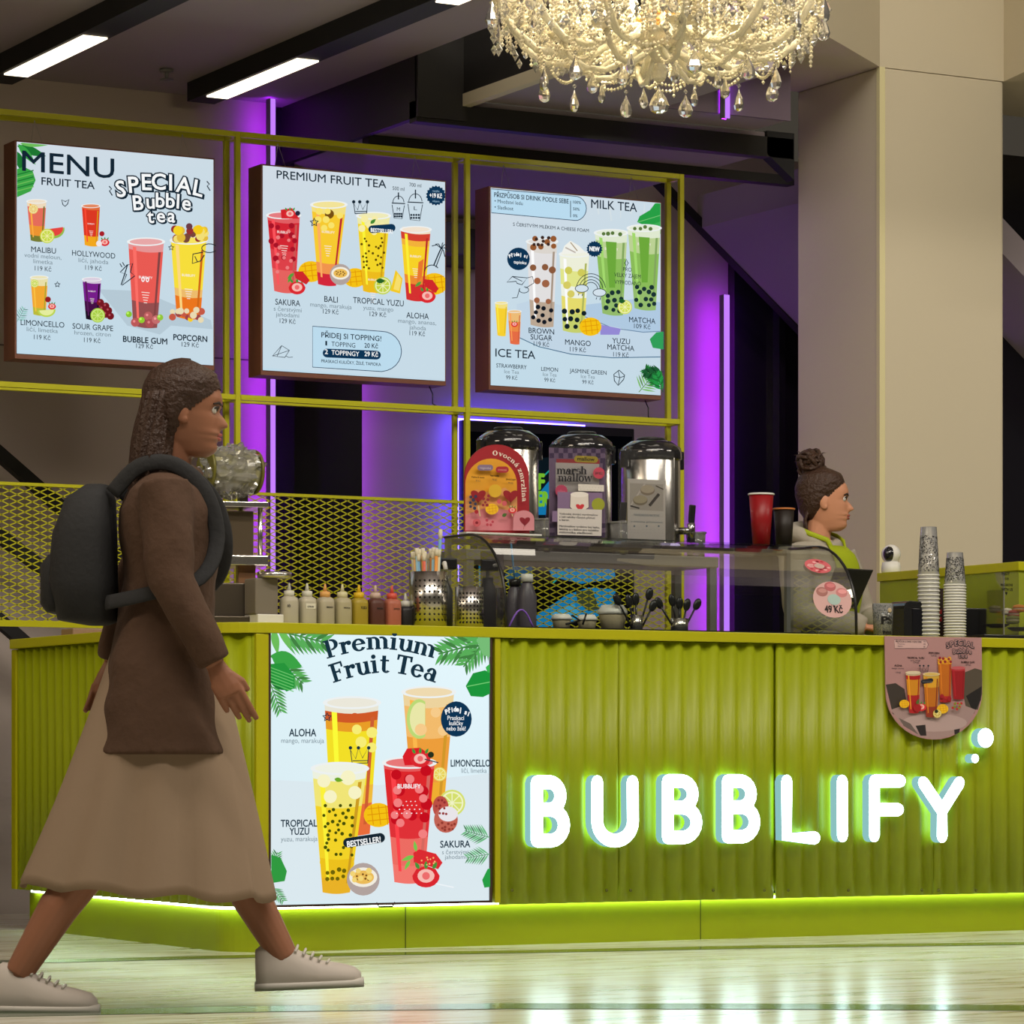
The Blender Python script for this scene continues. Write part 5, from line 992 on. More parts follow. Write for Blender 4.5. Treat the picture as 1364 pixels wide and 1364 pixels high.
for k in range(26):
    a = random.random()*6.28; q = math.sqrt(random.random())*(r-.012); b = Vector((x+q*.8*math.cos(a), .2+q*.8*math.sin(a), HC+.006)); tp = Vector((x+q*1.1*math.cos(a), .2+q*1.1*math.sin(a), HC+h+random.uniform(.055, .085)))
    if k == 25: tp = Vector((x+.05, .2, HC+.345)); b = Vector((x+.03, .2, HC+.006))
    ci = k % 7 if k < 25 else 6; tt = thing('wrapped_straw', 'paper wrapped straw standing in the tall steel straw holder' if k < 25 else 'tallest pale blue straw standing in the steel straw holder', 'straw', b, 'straws in the steel holder')
    m_ = mat('straw_%d' % ci, SC[ci], .5); d = tp-b
    obj('stick', MB().tube([b, b+d*.9], .006, 8), m_, tt); obj('wrapper_end', MB().tube([b+d*.9, b+d*.94, tp], [.006, .008, .007], 8), mat('straw_paper', lin(216, 208, 184), .7), tt)
holder(625, 782, .05, .16, 'shorter perforated steel holder at the left end of the display case')
x, Y = uX(600, .34)-.03, .34; t = thing('lever_dispenser', 'dark pump dispenser behind the short steel holder', 'dispenser', (x, Y, HC)); obj('body', MB().lathe([(.035, 0), (.035, .14), (.02, .17), (.02, .19)], (x, Y, HC), 20), mat('smoke_plastic', (.05, .05, .05), .3), t)
obj('spout', MB().tube([(x, Y, HC+.19), (x, Y, HC+.23), (x-.02, Y-.05, HC+.235), (x-.02, Y-.06, HC+.21)], .008, 8), WHITEP, t); obj('head', MB().cbox((x+.0, Y, HC+.235), (.085, .06, .04)), BLACK, t, .006)
BC = [(lin(176, 170, 152), None), (lin(180, 174, 156), None), (lin(172, 164, 142), lin(206, 110, 40)), (lin(170, 162, 132), None), (lin(190, 170, 60), lin(160, 140, 40)), (lin(150, 110, 100), lin(84, 46, 38)), (lin(176, 110, 90), lin(170, 96, 76)), (lin(150, 150, 146), lin(30, 28, 32))]
NM = ['with its label torn at the corner, first from the left', 'labelled on white paper, second from the left', 'with an orange cap, third from the left', 'pale with a white cap, fourth from the left', 'filled with yellow syrup, fifth from the left', 'filled with dark brown syrup, sixth from the left', 'filled with pink syrup, seventh from the left', 'half hidden beside the tall straw holder, filled dark']
for i, u in enumerate((385, 409, 433, 456, 478, 500, 522, 540)):
    Y = .17+(.05 if i == 7 else 0); x = uX(u, Y); z = HC; t = thing('squeeze_bottle', 'squeeze bottle '+NM[i], 'bottle', (x, Y, z), 'squeeze bottles on the counter'); c0, c1 = BC[i]; hb = .098 if i < 7 else .075; q = .029
    def sq(w_, zz, e=.6): return [(x+w_*math.copysign(abs(math.cos(a))**e, math.cos(a)), Y+w_*math.copysign(abs(math.sin(a))**e, math.sin(a)), z+zz) for a in [2*math.pi*k/20 for k in range(20)]]
    obj('bottle_body', MB().loft([sq(q*.96, 0), sq(q, .006), sq(q, hb*.8), sq(q*.92, hb*.93), sq(.016, hb)]), mat('squeeze_%d' % i, c1 if c1 and i >= 4 else c0, .45), t)
    capc = (lin(206, 204, 190), lin(206, 204, 190), lin(214, 160, 90), lin(206, 200, 160), lin(214, 176, 30), lin(196, 170, 160), lin(206, 80, 66), lin(196, 196, 190))[i]; m_ = mat('cap_%d' % i, capc, .45)
    cp = obj('cap', MB().lathe([(.018, hb-.002), (.018, hb+.018), (.01, hb+.02)], (x, Y, z), 18), m_, t); obj('nozzle', MB().lathe([(.008, hb+.018), (.003, hb+.045), (.001, hb+.046)], (x, Y, z), 12), m_, cp)
    if i < 7:
        pr = Print(4.2625, 320, 560, Y-q-.0004); p = onY(u, 0, Y-q).x; zl = z+.064
        lb = MB(); ink = []
        def put(poly, col, dy): lb.add([(px, Y-q-dy, pz_) for px, pz_ in poly], [tuple(range(len(poly)))]); ink.extend([col]*len(poly))
        if i == 1: put([(x-.018, zl-.008), (x+.018, zl-.008), (x+.018, zl+.01), (x-.018, zl+.01)], lin(220, 216, 200), .0006)
        s_ = ('ličí', 'CITRON', 'MANGO', 'MARAKUJA', 'YUZU', 'MALINA', 'JAHODA')[i]; vs, fs, a, b = glyphs(s_, .03); wx = .012 if i == 0 else .024; k_ = wx/(b-a); ox = x-.02 if i == 0 else x-.008 if i > 1 else x-.013
        n = len(lb.v); lb.add([(ox+(px-a)*k_, Y-q-.0012, zl-.004+py*k_*1.3) for px, py in vs], fs); ink.extend([lin(24, 22, 20)]*len(vs))
        obj('label', lb, MATS['matt_ink'], t, 0, ink)
# cup sealing machine wrapped in film
x0, Y0 = uX(308, .32), .36; D = Vector((sa, ca, 0)); R_ = Vector((ca, -sa, 0))
DM = mat('dark_metal', lin(80, 72, 62), .4, .6); BR = mat('bronze_panel', lin(96, 84, 68), .35, .5)
t = thing('cup_sealing_machine', 'grey cup sealing machine with film wrapped top at the counter corner', 'machine', (x0, Y0, HC))
Mz = Matrix.Rotation(-.25, 3, 'Z')
def mb_box(mb, cx, cy, z0, z1, w_, d_): return mb.cbox((x0+cx, Y0+cy, (z0+z1)/2), (w_, d_, z1-z0), Mz)
zz = lambda v: vZ(v, x0, Y0)
obj('base', mb_box(mb_box(MB(), .0, 0, HC, HC+.03, .26, .26), -.02, .02, HC+.03, zz(778), .2, .2), DM, t, .004)
obj('column', mb_box(MB(), .045, -.06, HC+.03, zz(745), .06, .05), mat('copper_brown', lin(128, 92, 64), .45, .3), t, .003)
obj('middle_plate', mb_box(MB(), .0, 0, zz(755), zz(742), .25, .22), STEEL, t, .003)
for a, b in ((-.09, -.08), (.09, -.08), (-.09, .08), (.09, .08)): obj('guide_rod', MB().lathe([(.008, zz(755)-HC), (.008, zz(675)-HC)], (x0+a, Y0+b, HC), 12), STEEL, t)
obj('inner_case', mb_box(MB(), 0, 0.01, zz(742), zz(682), .17, .15), BR, t, .004)
obj('upper_plate', mb_box(MB(), .0, 0, zz(678), zz(671), .25, .22), STEEL, t, .002)
for a in (-.07, .07): obj('column', mb_box(MB(), a, .02, zz(671), zz(650), .03, .04), DM, t)
c_ = Vector((x0+.015, Y0, (zz(655)+zz(600))/2))
obj('film_roll', MB().lathe([(.02, -.085), (.066, -.085), (.07, -.07), (.07, .07), (.066, .085), (.02, .085)], c_, 28, M=Matrix.Rotation(math.pi/2, 3, 'Y')), mat('roll', lin(150, 146, 110), .3), t)
for s in (-1, 1): obj('roll_disc', MB().lathe([(.075, -.005), (.077, 0), (.075, .005)], c_+Vector((s*.09, 0, 0)), 28, M=Matrix.Rotation(math.pi/2, 3, 'Y')), mat('yellow_disc', lin(100, 96, 30), .4), t)
mb = MB(); n0 = 44; rings = []
for i in range(23):
    a = math.pi*(i/22-.5); ring = []
    for k in range(n0):
        b = 2*math.pi*k/n0; p = Vector((.112*math.cos(a)*math.cos(b), .1*math.cos(a)*math.sin(b), .088*math.sin(a))); d_ = 1+.22*noise(p*40)+.22*noise(p*95); ring.append(c_+p*d_)
    rings.append(ring)
mb.loft(rings, True, False); obj('wrapping_film', mb, glassy('wrap_film', (.85, .85, .8), .15, 3.5, .16), t)
x, Y = uX(348, .21), .21; t = thing('topping_container', 'grey square container with steel rim dish beside the sealing machine', 'container', (x, Y, HC)); zt = vZ(771, x, Y)
obj('container', MB().cbox((x, Y, (HC+.035+zt)/2), (.085, .09, zt-HC-.035)), mat('warm_grey_plastic', lin(120, 112, 100), .5), t, .004); obj('stand', MB().cbox((x+.012, Y, HC+.0175), (.1, .11, .035)), WHITEP, t, .003)
obj('dish', MB().lathe([(.05, 0), (.058, .004), (.058, .022), (.054, .022), (.05, .006)], (x+.035, Y-.03, zt), 28), STEEL, t)
single('cup_lid_stack', 'small pinkish stack of lids near the mesh at the far left of the counter', 'lids', MB().box((.06, 1.5, HC), (.24, 1.62, HC+.03)), mat('pinkish', lin(150, 120, 96), .6), bevel=.004)

# ------------------------------------------------------------------ right part of the counter
xl = 3.5; ya, yb = .055, .93
ya = onX(1357, 747, xl).y; yb = onX(1172, 758, xl).y; ZL = vZ(748, xl, ya)
t = thing('raised_cabinet', 'lime raised cabinet at the right end carrying the white camera', 'cabinet', (xl, ya, HC))
obj('body', MB().box((xl, ya, HC), (3.8, yb, ZL-.035)), LIME, t); obj('top', MB().box((xl-.008, ya-.01, ZL-.035), (3.81, yb+.01, ZL)), LIMEF, t, .002)
cx, cy = uX(1188, yb-.06), yb-.06; cx = xl+.05; cy = onX(1187, 750, cx).y
t = thing('security_camera', 'white dome camera with black face on the lime cabinet', 'camera', (cx, cy, ZL))
obj('foot', MB().lathe([(.036, 0), (.04, .006), (.04, .022), (.036, .044), (.02, .05)], (cx, cy, ZL), 28), WHITEP, t)
hc = Vector((cx, cy, ZL+.078)); obj('head', MB().ball(hc, .04, 28, 18), WHITEP, t); fd = Vector((-.86, -.6, .0)).normalized()
obj('face', MB().ball(hc+fd*.0205, (.026, .026, .032), 20, 12), LID, t); obj('lens', MB().ball(hc+fd*.044+Vector((0, 0, .004)), .006, 12, 8), GREY, t)
# nested cup stacks: every cup its own object
PC = glassy('printed_cup', (.8, .8, .78), .1, 1, .3)
def pattern(x, y, z0, z1, r0, r1):
    mb = MB(); ink = []
    for k in range(1000):
        a = random.random()*6.28; f = random.random(); z = z0+(z1-z0)*f; r = r0+(r1-r0)*f+.0006; s = random.uniform(.002, .0042); da = s/r; g = random.choice((.01, .015, .02, .03, .25)); q = random.uniform(.6, 1.6)
        mb.add([(x+r*math.cos(a+i*da), y+r*math.sin(a+i*da), z+j*s*q) for i, j in ((-.5, -.5), (.5, -.5), (.5, .5), (-.5, .5))], [(0, 1, 2, 3)]); ink += [(g, g, g*1.05, 1)]*4
    return mb, ink
def stack(u, vt, vp, v1, n, Y, which):
    x = uX(u, Y); z0 = HC; rb = .0405; ztop = vZ(vt, x, Y); zr = vZ(v1, x, Y); H = ztop-zr; pitch = (zr-z0)/(n-1)
    first = thing('printed_cup', 'topmost upturned printed cup of the %s stack of clear cups' % which, 'cup', (x, Y, zr), 'nested cups in the %s stack' % which)
    obj('wall', MB().lathe([(rb, 0), (rb*.74, H), (.001, H)], (x, Y, zr), 28, cap=False), PC, first)
    obj('rim', MB().tube([(x+rb*math.cos(a), Y+rb*math.sin(a), zr+.002) for a in [2*math.pi*i/28 for i in range(28)]], .0026, 8, True), RIMW, first)
    pm, ink = pattern(x, Y, vZ(v1-6, x, Y), vZ(vp, x, Y), rb*.97, rb*.79); obj('pattern', pm, MATS['matt_ink'], first, 0, ink)
    base = thing('printed_cup', 'clear cup of the %s stack, just under the topmost' % which, 'cup', (x, Y, zr-pitch), 'nested cups in the %s stack' % which)
    hh = pitch*.95; obj('wall', MB().lathe([(rb, .001), (rb*.985, hh), (rb*.98, hh)], (x, Y, zr-pitch), 28, cap=False), PC, base)
    obj('rim', MB().tube([(x+rb*math.cos(a), Y+rb*math.sin(a), zr-pitch+.002) for a in [2*math.pi*i/28 for i in range(28)]], .0028, 8, True), RIMW, base)
    for k in range(2, n): dup(base, (x, Y, zr-k*pitch), 'clear cup in the %s stack, cup number %d counted from its top' % (which, k+1))
stack(1237, 702, 714, 767, 17, .18, 'taller'); stack(1272, 736, 743, 780, 20, .13, 'shorter')
# point of sale tablet, napkin dispenser, printed cup, tray of macarons
cxx, Y = uX(1124, .62), .62
t = thing('tablet_terminal', 'black tablet till on a stand in front of the barista', 'tablet', (cxx, Y, HC))
a, b, c_, d_ = [onY(u, v, y) for u, v, y in ((1112, 757, .6), (1163, 760, .5), (1140, 812, .58), (1094, 806, .68))]
n_ = (b-a).cross(d_-a).normalized()*.012; mb = MB(); mb.add([a, b, c_, d_, a+n_, b+n_, c_+n_, d_+n_], [(0, 1, 2, 3), (7, 6, 5, 4), (0, 4, 5, 1), (1, 5, 6, 2), (2, 6, 7, 3), (3, 7, 4, 0)]); obj('screen', mb, BLACK, t, .002)
m_ = (a+b+c_+d_)/4; obj('stand', MB().tube([m_, m_+Vector((-.01, .03, -.07)), Vector((m_.x-.01, m_.y+.04, HC+.01))], .014, 10).cbox((m_.x-.01, m_.y+.03, HC+.006), (.16, .14, .012)), BLACK, t)
x, Y = uX(1100, .54), .55; t = thing('card_reader', 'dark payment pad lying behind the glass below the tablet', 'card reader', (x, Y, HC)); obj('case', MB().cbox((x, Y, HC+.02), (.16, .09, .03), Matrix.Rotation(.3, 3, 'X')), BLACK, t, .005); obj('keys', MB().cbox((x, Y-.02, HC+.034), (.1, .03, .004), Matrix.Rotation(.3, 3, 'X')), GREY, t)
x, Y = uX(1176, .2), .2; H = vZ(804, x, Y)-HC
t = thing('printed_cup', 'upturned clear cup printed PS with a fox badge beside the napkin holder' if 0 else 'small clear cup printed with black letters PS beside the napkin dispenser', 'cup', (x, Y, HC))
obj('wall', MB().lathe([(.034, 0), (.039, H), (.0375, H), (.0325, .003), (.001, .003)], (x, Y, HC), 32), PC, t)
pm, ink = pattern(x, Y, HC+.004, HC+H*.95, .0345, .0388); obj('pattern', pm, glassy('faint_ink', (.5, .55, .6), .1, .3, .1), t)
mb = MB(); 
for s_, kx, zz_ in (('P', -.45, .4), ('S', .35, .4), ('tea', -.3, .1)):
    vs, fs, a, b = glyphs(s_, .04); k_ = .05 if s_ != 'tea' else .03; n0 = len(mb.v); pts_ = []
    for px, py in vs: th = -math.pi/2-.42+(px-a)*k_/.036+kx*.8; zq = HC+H*zz_+py*k_*.8; r = .0372+.001; pts_.append((x+r*math.cos(th), Y+r*math.sin(th), zq))
    mb.add(pts_, fs)
obj('lettering', mb, BLACK, t)
obj('badge', MB().ball((x+.004, Y-.039, HC+H*.8), (.009, .002, .009), 14, 8), mat('badge_tan', lin(190, 170, 140), .5), t)
x, Y = uX(1212, .22), .22; H = vZ(801, x, Y)-HC; wv = .062; t = thing('napkin_dispenser', 'glossy black rounded napkin dispenser in front of the cup stacks', 'dispenser', (x, Y, HC))
pf = [(-.06, 0), (-.06, H-.03)]+[(-.03-.03*math.cos(a), H-.03+.03*math.sin(a)) for a in [math.pi/2*i/8 for i in range(1, 9)]]+[(.045, H-.004), (.06, H-.02), (.06, 0)]
obj('shell', MB().slabY([(x+px, HC+pz_) for px, pz_ in pf], Y-.05, Y+.06), LID, t, .004); obj('face_plate', MB().box((x-.025, Y-.0535, HC+.01), (x+.055, Y-.0495, HC+H-.03)), mat('black_gloss_panel', (.01, .01, .014), .08), t, .002)
x, Y = uX(1293, .2), .2; t = thing('serving_tray', 'black tray stand holding coloured macarons at the right end', 'tray', (3.05, .2, HC)); xr = uX(1364, .2)+.06; zt = vZ(836, x, Y)
obj('base', MB().box((x-.01, .1, HC), (xr, .4, HC+.018)), BLACK, t, .003); obj('back_box', MB().box((x, .26, HC+.018), (x+.12, .4, vZ(810, x, .3))), BLACK, t, .004)
for k, (u, v) in enumerate(((1332, 833), (1352, 838))): xx = uX(u, .2); obj('shelf', MB().lathe([(.028, 0), (.05, .012), (.048, .014), (.026, .003), (.001, .003)], (xx, .22-.05*k, vZ(v+3, xx, .2)), 24), BLACK if k else mat('tray_black', (.02, .018, .018), .4), t)
MC = [('cream', 1325, 812, lin(196, 190, 140), .017, .22), ('green', 1349, 826, lin(130, 134, 70), .02, .17), ('orange', 1357, 811, lin(206, 130, 50), .018, .23), ('red', 1350, 818, lin(170, 74, 56), .018, .24), ('white', 1341, 815, lin(206, 200, 180), .016, .26)]
for nm, u, v, c0, r, Y in MC:
    x = uX(u, Y); z = vZ(v, x, Y); t = thing('macaron', '%s macaron on the black tray at the right end' % nm, 'macaron', (x, Y, z-r*.8), 'macarons on the tray'); m_ = mat('macaron_'+nm, c0, .7, bump=.2, scale=200)
    obj('top_shell', MB().lathe([(r*1.3, .15*r), (r*1.35, .3*r), (r*1.1, .75*r), (.001, .95*r)], (x, Y, z), 22), m_, t); obj('bottom_shell', MB().lathe([(.001, -.8*r), (r*1.1, -.65*r), (r*1.35, -.3*r), (r*1.3, -.15*r)], (x, Y, z), 22), m_, t); obj('filling', MB().lathe([(r*1.18, -.16*r), (r*1.2, 0), (r*1.18, .16*r)], (x, Y, z), 22), mat('filling', lin(214, 206, 180), .6), t)
x, Y = uX(1337, .1), .1; t = thing('acrylic_divider', 'clear acrylic guard with small dark lettering at the right end', 'guard', (x, Y, HC+.002)); za = vZ(762, x, Y)
obj('side_sheet', MB().box((x-.0015, Y, HC+.018), (x+.0015, .4, za)), ACRYL, t); obj('front_sheet', MB().box((x+.002, Y-.003, HC+.018), (xr, Y, za)), ACRYL, t); obj('front_edge', MB().box((x-.002, Y-.003, HC+.018), (x+.002, Y+.0005, za)), mat('edge_grey', lin(120, 120, 116), .3), t)
mb = MB()
for s_, u0, u1, v in (('ENJOY', 1333, 1344, 766), ('OUR', 1337, 1343, 772.5), ('MACARONS', 1332, 1348, 780.5), ('WITH US', 1333, 1348, 787), ('♥', 1338, 1341, 792)):
    vs, fs, a, b = glyphs(s_, .03); xa_, xb_ = uX(u0, Y)-.0, uX(u1, Y); k_ = (xb_-xa_)/(b-a); zb = vZ(v, xa_, Y); mb.add([(xa_+(px-a)*k_, Y-.0045, zb+py*min(k_*1.3, .016)) for px, py in vs], fs)
obj('lettering', mb, BLACK, t)
x, Y = uX(1255, .3), .34; t = thing('snack_box', 'narrow dark box with red marks between the two cup stacks', 'box', (x, Y, HC)); obj('carton', MB().box((x-.02, Y-.02, HC), (x+.02, Y+.03, vZ(784, x, Y))), mat('dark_carton', lin(40, 22, 16), .6), t)
for v in (824, 814): obj('mark', MB().box((x-.012, Y-.0212, vZ(v+4, x, Y)), (x+.012, Y-.02, vZ(v-2, x, Y))), mat('red_mark', lin(150, 20, 24), .5), t)
# ------------------------------------------------------------------ crystal chandelier in front of the kiosk
struct('ceiling.003', MB().box((-9, -12.5, 6.6), (9, 7, 6.7)), ceilm)
CC = Vector((.598, -1.77, .035))
CR = mat('crystal', (.97, .95, .9), .03, 0, .92, ior=1.55); CRD = mat('crystal_bead', (.96, .89, .68), .12, 0, .4, ior=1.5); CRA = mat('crystal_arm', (.95, .9, .7), .15, 0, .45, bump=.5, scale=120)
GOLD = mat('amber_crystal', (.9, .55, .18), .1, 0, .6); BULB = emit('candle_bulb', (1, .83, .52), 14)
ch = thing('chandelier', 'large crystal chandelier with bead swags and pear drops hanging in front', 'chandelier', CC+Vector((0, 0, 2.9)))
def pol(r, a, z): return CC+Vector((r*math.cos(a), r*math.sin(a), z))
obj('stem', MB().tube([CC+Vector((0, 0, 3.3)), CC+Vector((0, 0, 6.6))], .012, 8), GREY, ch)
obj('column', MB().lathe([(.004, 2.6), (.02, 2.61), (.024, 2.63), (.012, 2.655), (.03, 2.68), (.05, 2.70), (.105, 2.735), (.11, 2.745), (.05, 2.75), (.035, 2.80), (.05, 2.84), (.06, 2.9), (.035, 2.97), (.05, 3.1), (.03, 3.2), (.012, 3.3)], CC, 14, False), CRA, ch)
mb = MB()
for k in range(70): a = random.random()*6.28; mb.octa(pol(random.uniform(.03, .075), a, random.uniform(2.755, 2.80)), .008)
obj('amber_cluster', mb, GOLD, ch)
def drop(p, L, w_, link=True):
    mb = MB()
    if link: mb.octa(p-Vector((0, 0, .008)), .008); p = p-Vector((0, 0, .018))
    R = Matrix.Rotation(random.random()*3, 3, 'Z') @ Matrix.Scale(.55, 3, Vector((0, 1, 0)))
    k = len(mb.v); mb.lathe([(.001, 0), (w_*.28, -L*.18), (w_*.75, -L*.45), (w_, -L*.7), (w_*.8, -L*.9), (w_*.3, -L), (.001, -L*1.005)], p, 8, False, M=R)
    obj('crystal_drop', mb, CR, ch)
def swag(p, q, sag, r=.006, sp=.0125, up=0):
    n = max(4, int((q-p).length*1.15/sp)); mb = MB()
    for i in range(n+1): t = i/n; c = p.lerp(q, t)-Vector((0, 0, sag*4*t*(1-t))); mb.octa(c, r*random.uniform(.85, 1.2), 1)
    return mb
NA = 12; ends = []; low = []
for i in range(NA):
    a = 2*math.pi*(i+.3)/NA; pts = []
    for r, z in ((.05, 2.76), (.12, 2.745), (.2, 2.70), (.28, 2.675), (.36, 2.685), (.43, 2.74), (.465, 2.80), (.47, 2.845)): pts.append(pol(r, a, z))
    fine = []
    for j in range(len(pts)-1):
        for t in (0, .5): fine.append(pts[j].lerp(pts[j+1], t))
    am = obj('arm', MB().tube(fine+[pts[-1]], .0115, 8), CRA, ch); e = pol(.47, a, 2.85); ends.append(e)
    obj('bobeche', MB().lathe([(.01, 0), (.045, .004), (.066, .022), (.06, .024), (.04, .01), (.01, .008)], e, 12, False), CRD, ch)
    cn = obj('candle', MB().lathe([(.014, .01), (.012, .09), (.001, .092)], e, 12), mat('candle_white', (.85, .8, .66), .5), ch); obj('bulb', MB().lathe([(.006, .09), (.015, .115), (.008, .145), (.001, .16)], e, 10), BULB, cn)
    drop(pol(.50, a+.05, 2.835), .075, .021); 
    if i % 2 == 0: drop(pol(.44, a-.09, 2.79), .062, .017)
    drop(pol(.35, a+.11, 2.645), .068, .023)
for i in range(8):
    a = 2*math.pi*(i+.6)/8; pts = [pol(r, a, z) for r, z in ((.03, 2.7), (.09, 2.665), (.16, 2.63), (.22, 2.635), (.27, 2.67), (.285, 2.71))]
    obj('arm', MB().tube(pts, .009, 8), CRA, ch); e = pts[-1]; low.append(e); obj('bobeche', MB().lathe([(.008, 0), (.035, .004), (.05, .018), (.045, .02), (.008, .006)], e, 12, False), CRD, ch)
    drop(pol(.2, a, 2.64), .062, .02)
drop(pol(0, 0, 2.605), .08, .03)
G = []
for i in range(NA):
    p, q = ends[i], ends[(i+1) % NA]; a = 2*math.pi*(i+.3)/NA; am = a+math.pi/NA
    G += [swag(p, q, .05), swag(p, q, .10, .0065), swag(pol(.2, a, 2.95), p, .13), swag(pol(.36, a, 2.70), pol(.36, a+2*math.pi/NA, 2.70), .06, .0065), swag(pol(.12, a, 2.86), pol(.40, am, 2.74), .12)]
for i in range(8): G += [swag(low[i], low[(i+1) % 8], .07), swag(pol(.1, i*.785, 2.735), low[i], .1)]
fill = MB()
for k in range(330):
    r = .12+.37*math.sqrt(random.random()); a = random.random()*6.283; z = 2.74+.14*random.random()+.22*max(0, r-.32); n = random.randint(5, 11)
    for j in range(n): fill.octa(pol(r, a, z-j*.0125), random.uniform(.005, .008), 1.1)
fl2 = MB()
for k in range(620):
    r = .1+.4*math.sqrt(random.random()); a = random.random()*6.283; fl2.octa(pol(r, a, random.uniform(2.70, 2.93)), random.uniform(.008, .016), 1.5)
for g in G: obj('bead_swag', g, CRD, ch)
obj('bead_strings', fill, CRD, ch)['kind'] = 'stuff'; obj('crystal_prisms', fl2, CR, ch)['kind'] = 'stuff'
for i in range(6):
    d = bpy.data.lights.new('candle_glow', 'POINT'); d.energy = 7; d.color = (1, .82, .5); d.shadow_soft_size = .03; o = bpy.data.objects.new('candle_glow', d); C.objects.link(o); o.location = pol(.3, i*1.047+.2, 2.99)
d = bpy.data.lights.new('column_glow', 'POINT'); d.energy = 4; d.color = (1, .82, .5); d.shadow_soft_size = .03; o = bpy.data.objects.new('column_glow', d); C.objects.link(o); o.location = pol(.12, 2.0, 2.83)

# ------------------------------------------------------------------ people
HP = [(-.012, .060, -.030, .034), (0, .080, -.045, .043), (.012, .086, -.052, .048), (.026, .083, -.058, .054), (.036, .090, -.062, .057), (.0425, .086, -.066, .059), (.05, .0925, -.07, .061), (.06, .087, -.075, .064), (.075, .088, -.083, .067), (.09, .087, -.09, .070), (.105, .083, -.095, .072), (.12, .090, -.098, .073), (.14, .092, -.1, .074), (.165, .084, -.098, .074), (.188, .064, -.087, .066), (.206, .036, -.064, .050), (.218, .004, -.036, .028), (.222, -.012, -.02, .006)]
NOSE = [(.055, 0), (.062, .008), (.067, .021), (.073, .026), (.08, .021), (.09, .014), (.1, .007), (.108, .001), (.12, 0)]
def ip(T_, z, k=1):
    if z <= T_[0][0]: return T_[0][k]
    for a, b in zip(T_, T_[1:]):
        if z <= b[0]: t = (z-a[0])/(b[0]-a[0]); return a[k]+(b[k]-a[k])*t
    return T_[-1][k]
def head_ring(z, n=56, off=0., nose=True):
    fx, bx, w_ = ip(HP, z, 1)+off, ip(HP, z, 2)-off, ip(HP, z, 3)+off; out = []
    for k in range(n):
        t = 2*math.pi*k/n; c, s = math.cos(t), math.sin(t); ax = fx if c > 0 else -bx
        x = ax*math.copysign(abs(c)**.85, c); y = w_*math.copysign(abs(s)**.92, s)
        if nose:
            tt = (t+math.pi) % (2*math.pi)-math.pi
            x += ip(NOSE, z)*math.exp(-(tt/.15)**2) if z < .12 else 0
            if .09 < z < .13: x -= .009*math.exp(-((abs(tt)-.40)/.17)**2)*math.exp(-((z-.11)/.011)**2)
        out.append(Vector((x, y, z)))
    return out
ZS_ = [-.012+.234*i/64 for i in range(65)]
def head_mb():
    mb = MB().loft([head_ring(z) for z in ZS_])
    for s in (-1, 1): mb.ball((-.004, s*.073, .098), (.017, .008, .031), 14, 10).ball((.002, s*.074, .078), (.010, .007, .012), 10, 8)
    return mb
def hair_cap(L, base=.004, mx=.016, n=72, lo=-.01):
    zs_ = [lo+(.222-lo)*i/52 for i in range(53)]; v = []; keep = []
    for z in zs_:
        for k, p in enumerate(head_ring(max(z, -.012), n, 0, False)):
            h = z-L(p.x, p.y); o = max(-.004, min(mx, base+h*.35)); q = Vector((p.x+.01, p.y, p.z-.1)).normalized(); nz = .0035*noise(Vector((p.x*18+3, p.y*18, p.z*60))) if h > 0 else 0
            v.append(Vector((p.x, p.y, z))+q*(o+nz)); keep.append(h > -.004)
    fs = [(i*n+k, i*n+(k+1) % n, (i+1)*n+(k+1) % n, (i+1)*n+k) for i in range(52) for k in range(n) if any(keep[j] for j in (i*n+k, i*n+(k+1) % n, (i+1)*n+(k+1) % n, (i+1)*n+k))]
    fs.append([52*n+k for k in range(n)])
    return MB().add(v, fs, True)
def hand(mb, w_, d, n, side, curl=.5):
    """palm and five fingers: wrist w_, pointing d, back of the hand n, side = thumb direction"""
    d, n, side = Vector(d).normalized(), Vector(n).normalized(), Vector(side).normalized()
    mb.tube([w_-d*.02, w_, w_+d*.03, w_+d*.06, w_+d*.08], [.024, .025, .032, .037, .033], 12, asp=.5, ref=side)
    for i, (o, L) in enumerate(((.031, .082), (.0105, .092), (-.0105, .086), (-.031, .066))):
        p = w_+d*.073+side*o; pts = [p-d*.02, p]; a = 0
        for q in (.42, .33, .25): a += curl*(.5+.12*i); pts.append(pts[-1]+(d*math.cos(a)-n*math.sin(a)+side*o*.6).normalized()*L*q)
        mb.tube(pts, [.0092, .0094, .0088, .0082, .0072], 10)
    p = w_+d*.02+side*.024; mb.tube([p-side*.012, p, p+(side*.7+d*.7-n*.25).normalized()*.038, p+(side*.45+d*.9-n*.35).normalized()*.066], [.011, .0115, .010, .0075], 8)
def frame_of(o, f):
    f = Vector((f[0], f[1], 0)).normalized(); s = Vector((-f.y, f.x, 0)); o = Vector(o)
    return (lambda a, b, z: o+f*a+s*b+Vector((0, 0, z))), f, s
def place(mb, o, f, pitch=0, roll=0, sc_=1.):
    f = Vector((f[0], f[1], 0)).normalized(); s = Vector((-f.y, f.x, 0)); M = Matrix((f, s, Vector((0, 0, 1)))).transposed() @ Matrix.Rotation(pitch, 3, 'Y') @ Matrix.Rotation(roll, 3, 'X')
    for i in range(len(mb.v)): mb.v[i] = Vector(o)+M @ (mb.v[i]*sc_)
    return mb
def torso(mb, P, rows, n=28, e=.85):
    return mb.loft([[P(c+dp*math.copysign(abs(math.cos(t))**e, math.cos(t)), w_*math.copysign(abs(math.sin(t))**e, math.sin(t)), z) for t in [2*math.pi*k/n for k in range(n)]] for z, c, dp, w_ in rows])
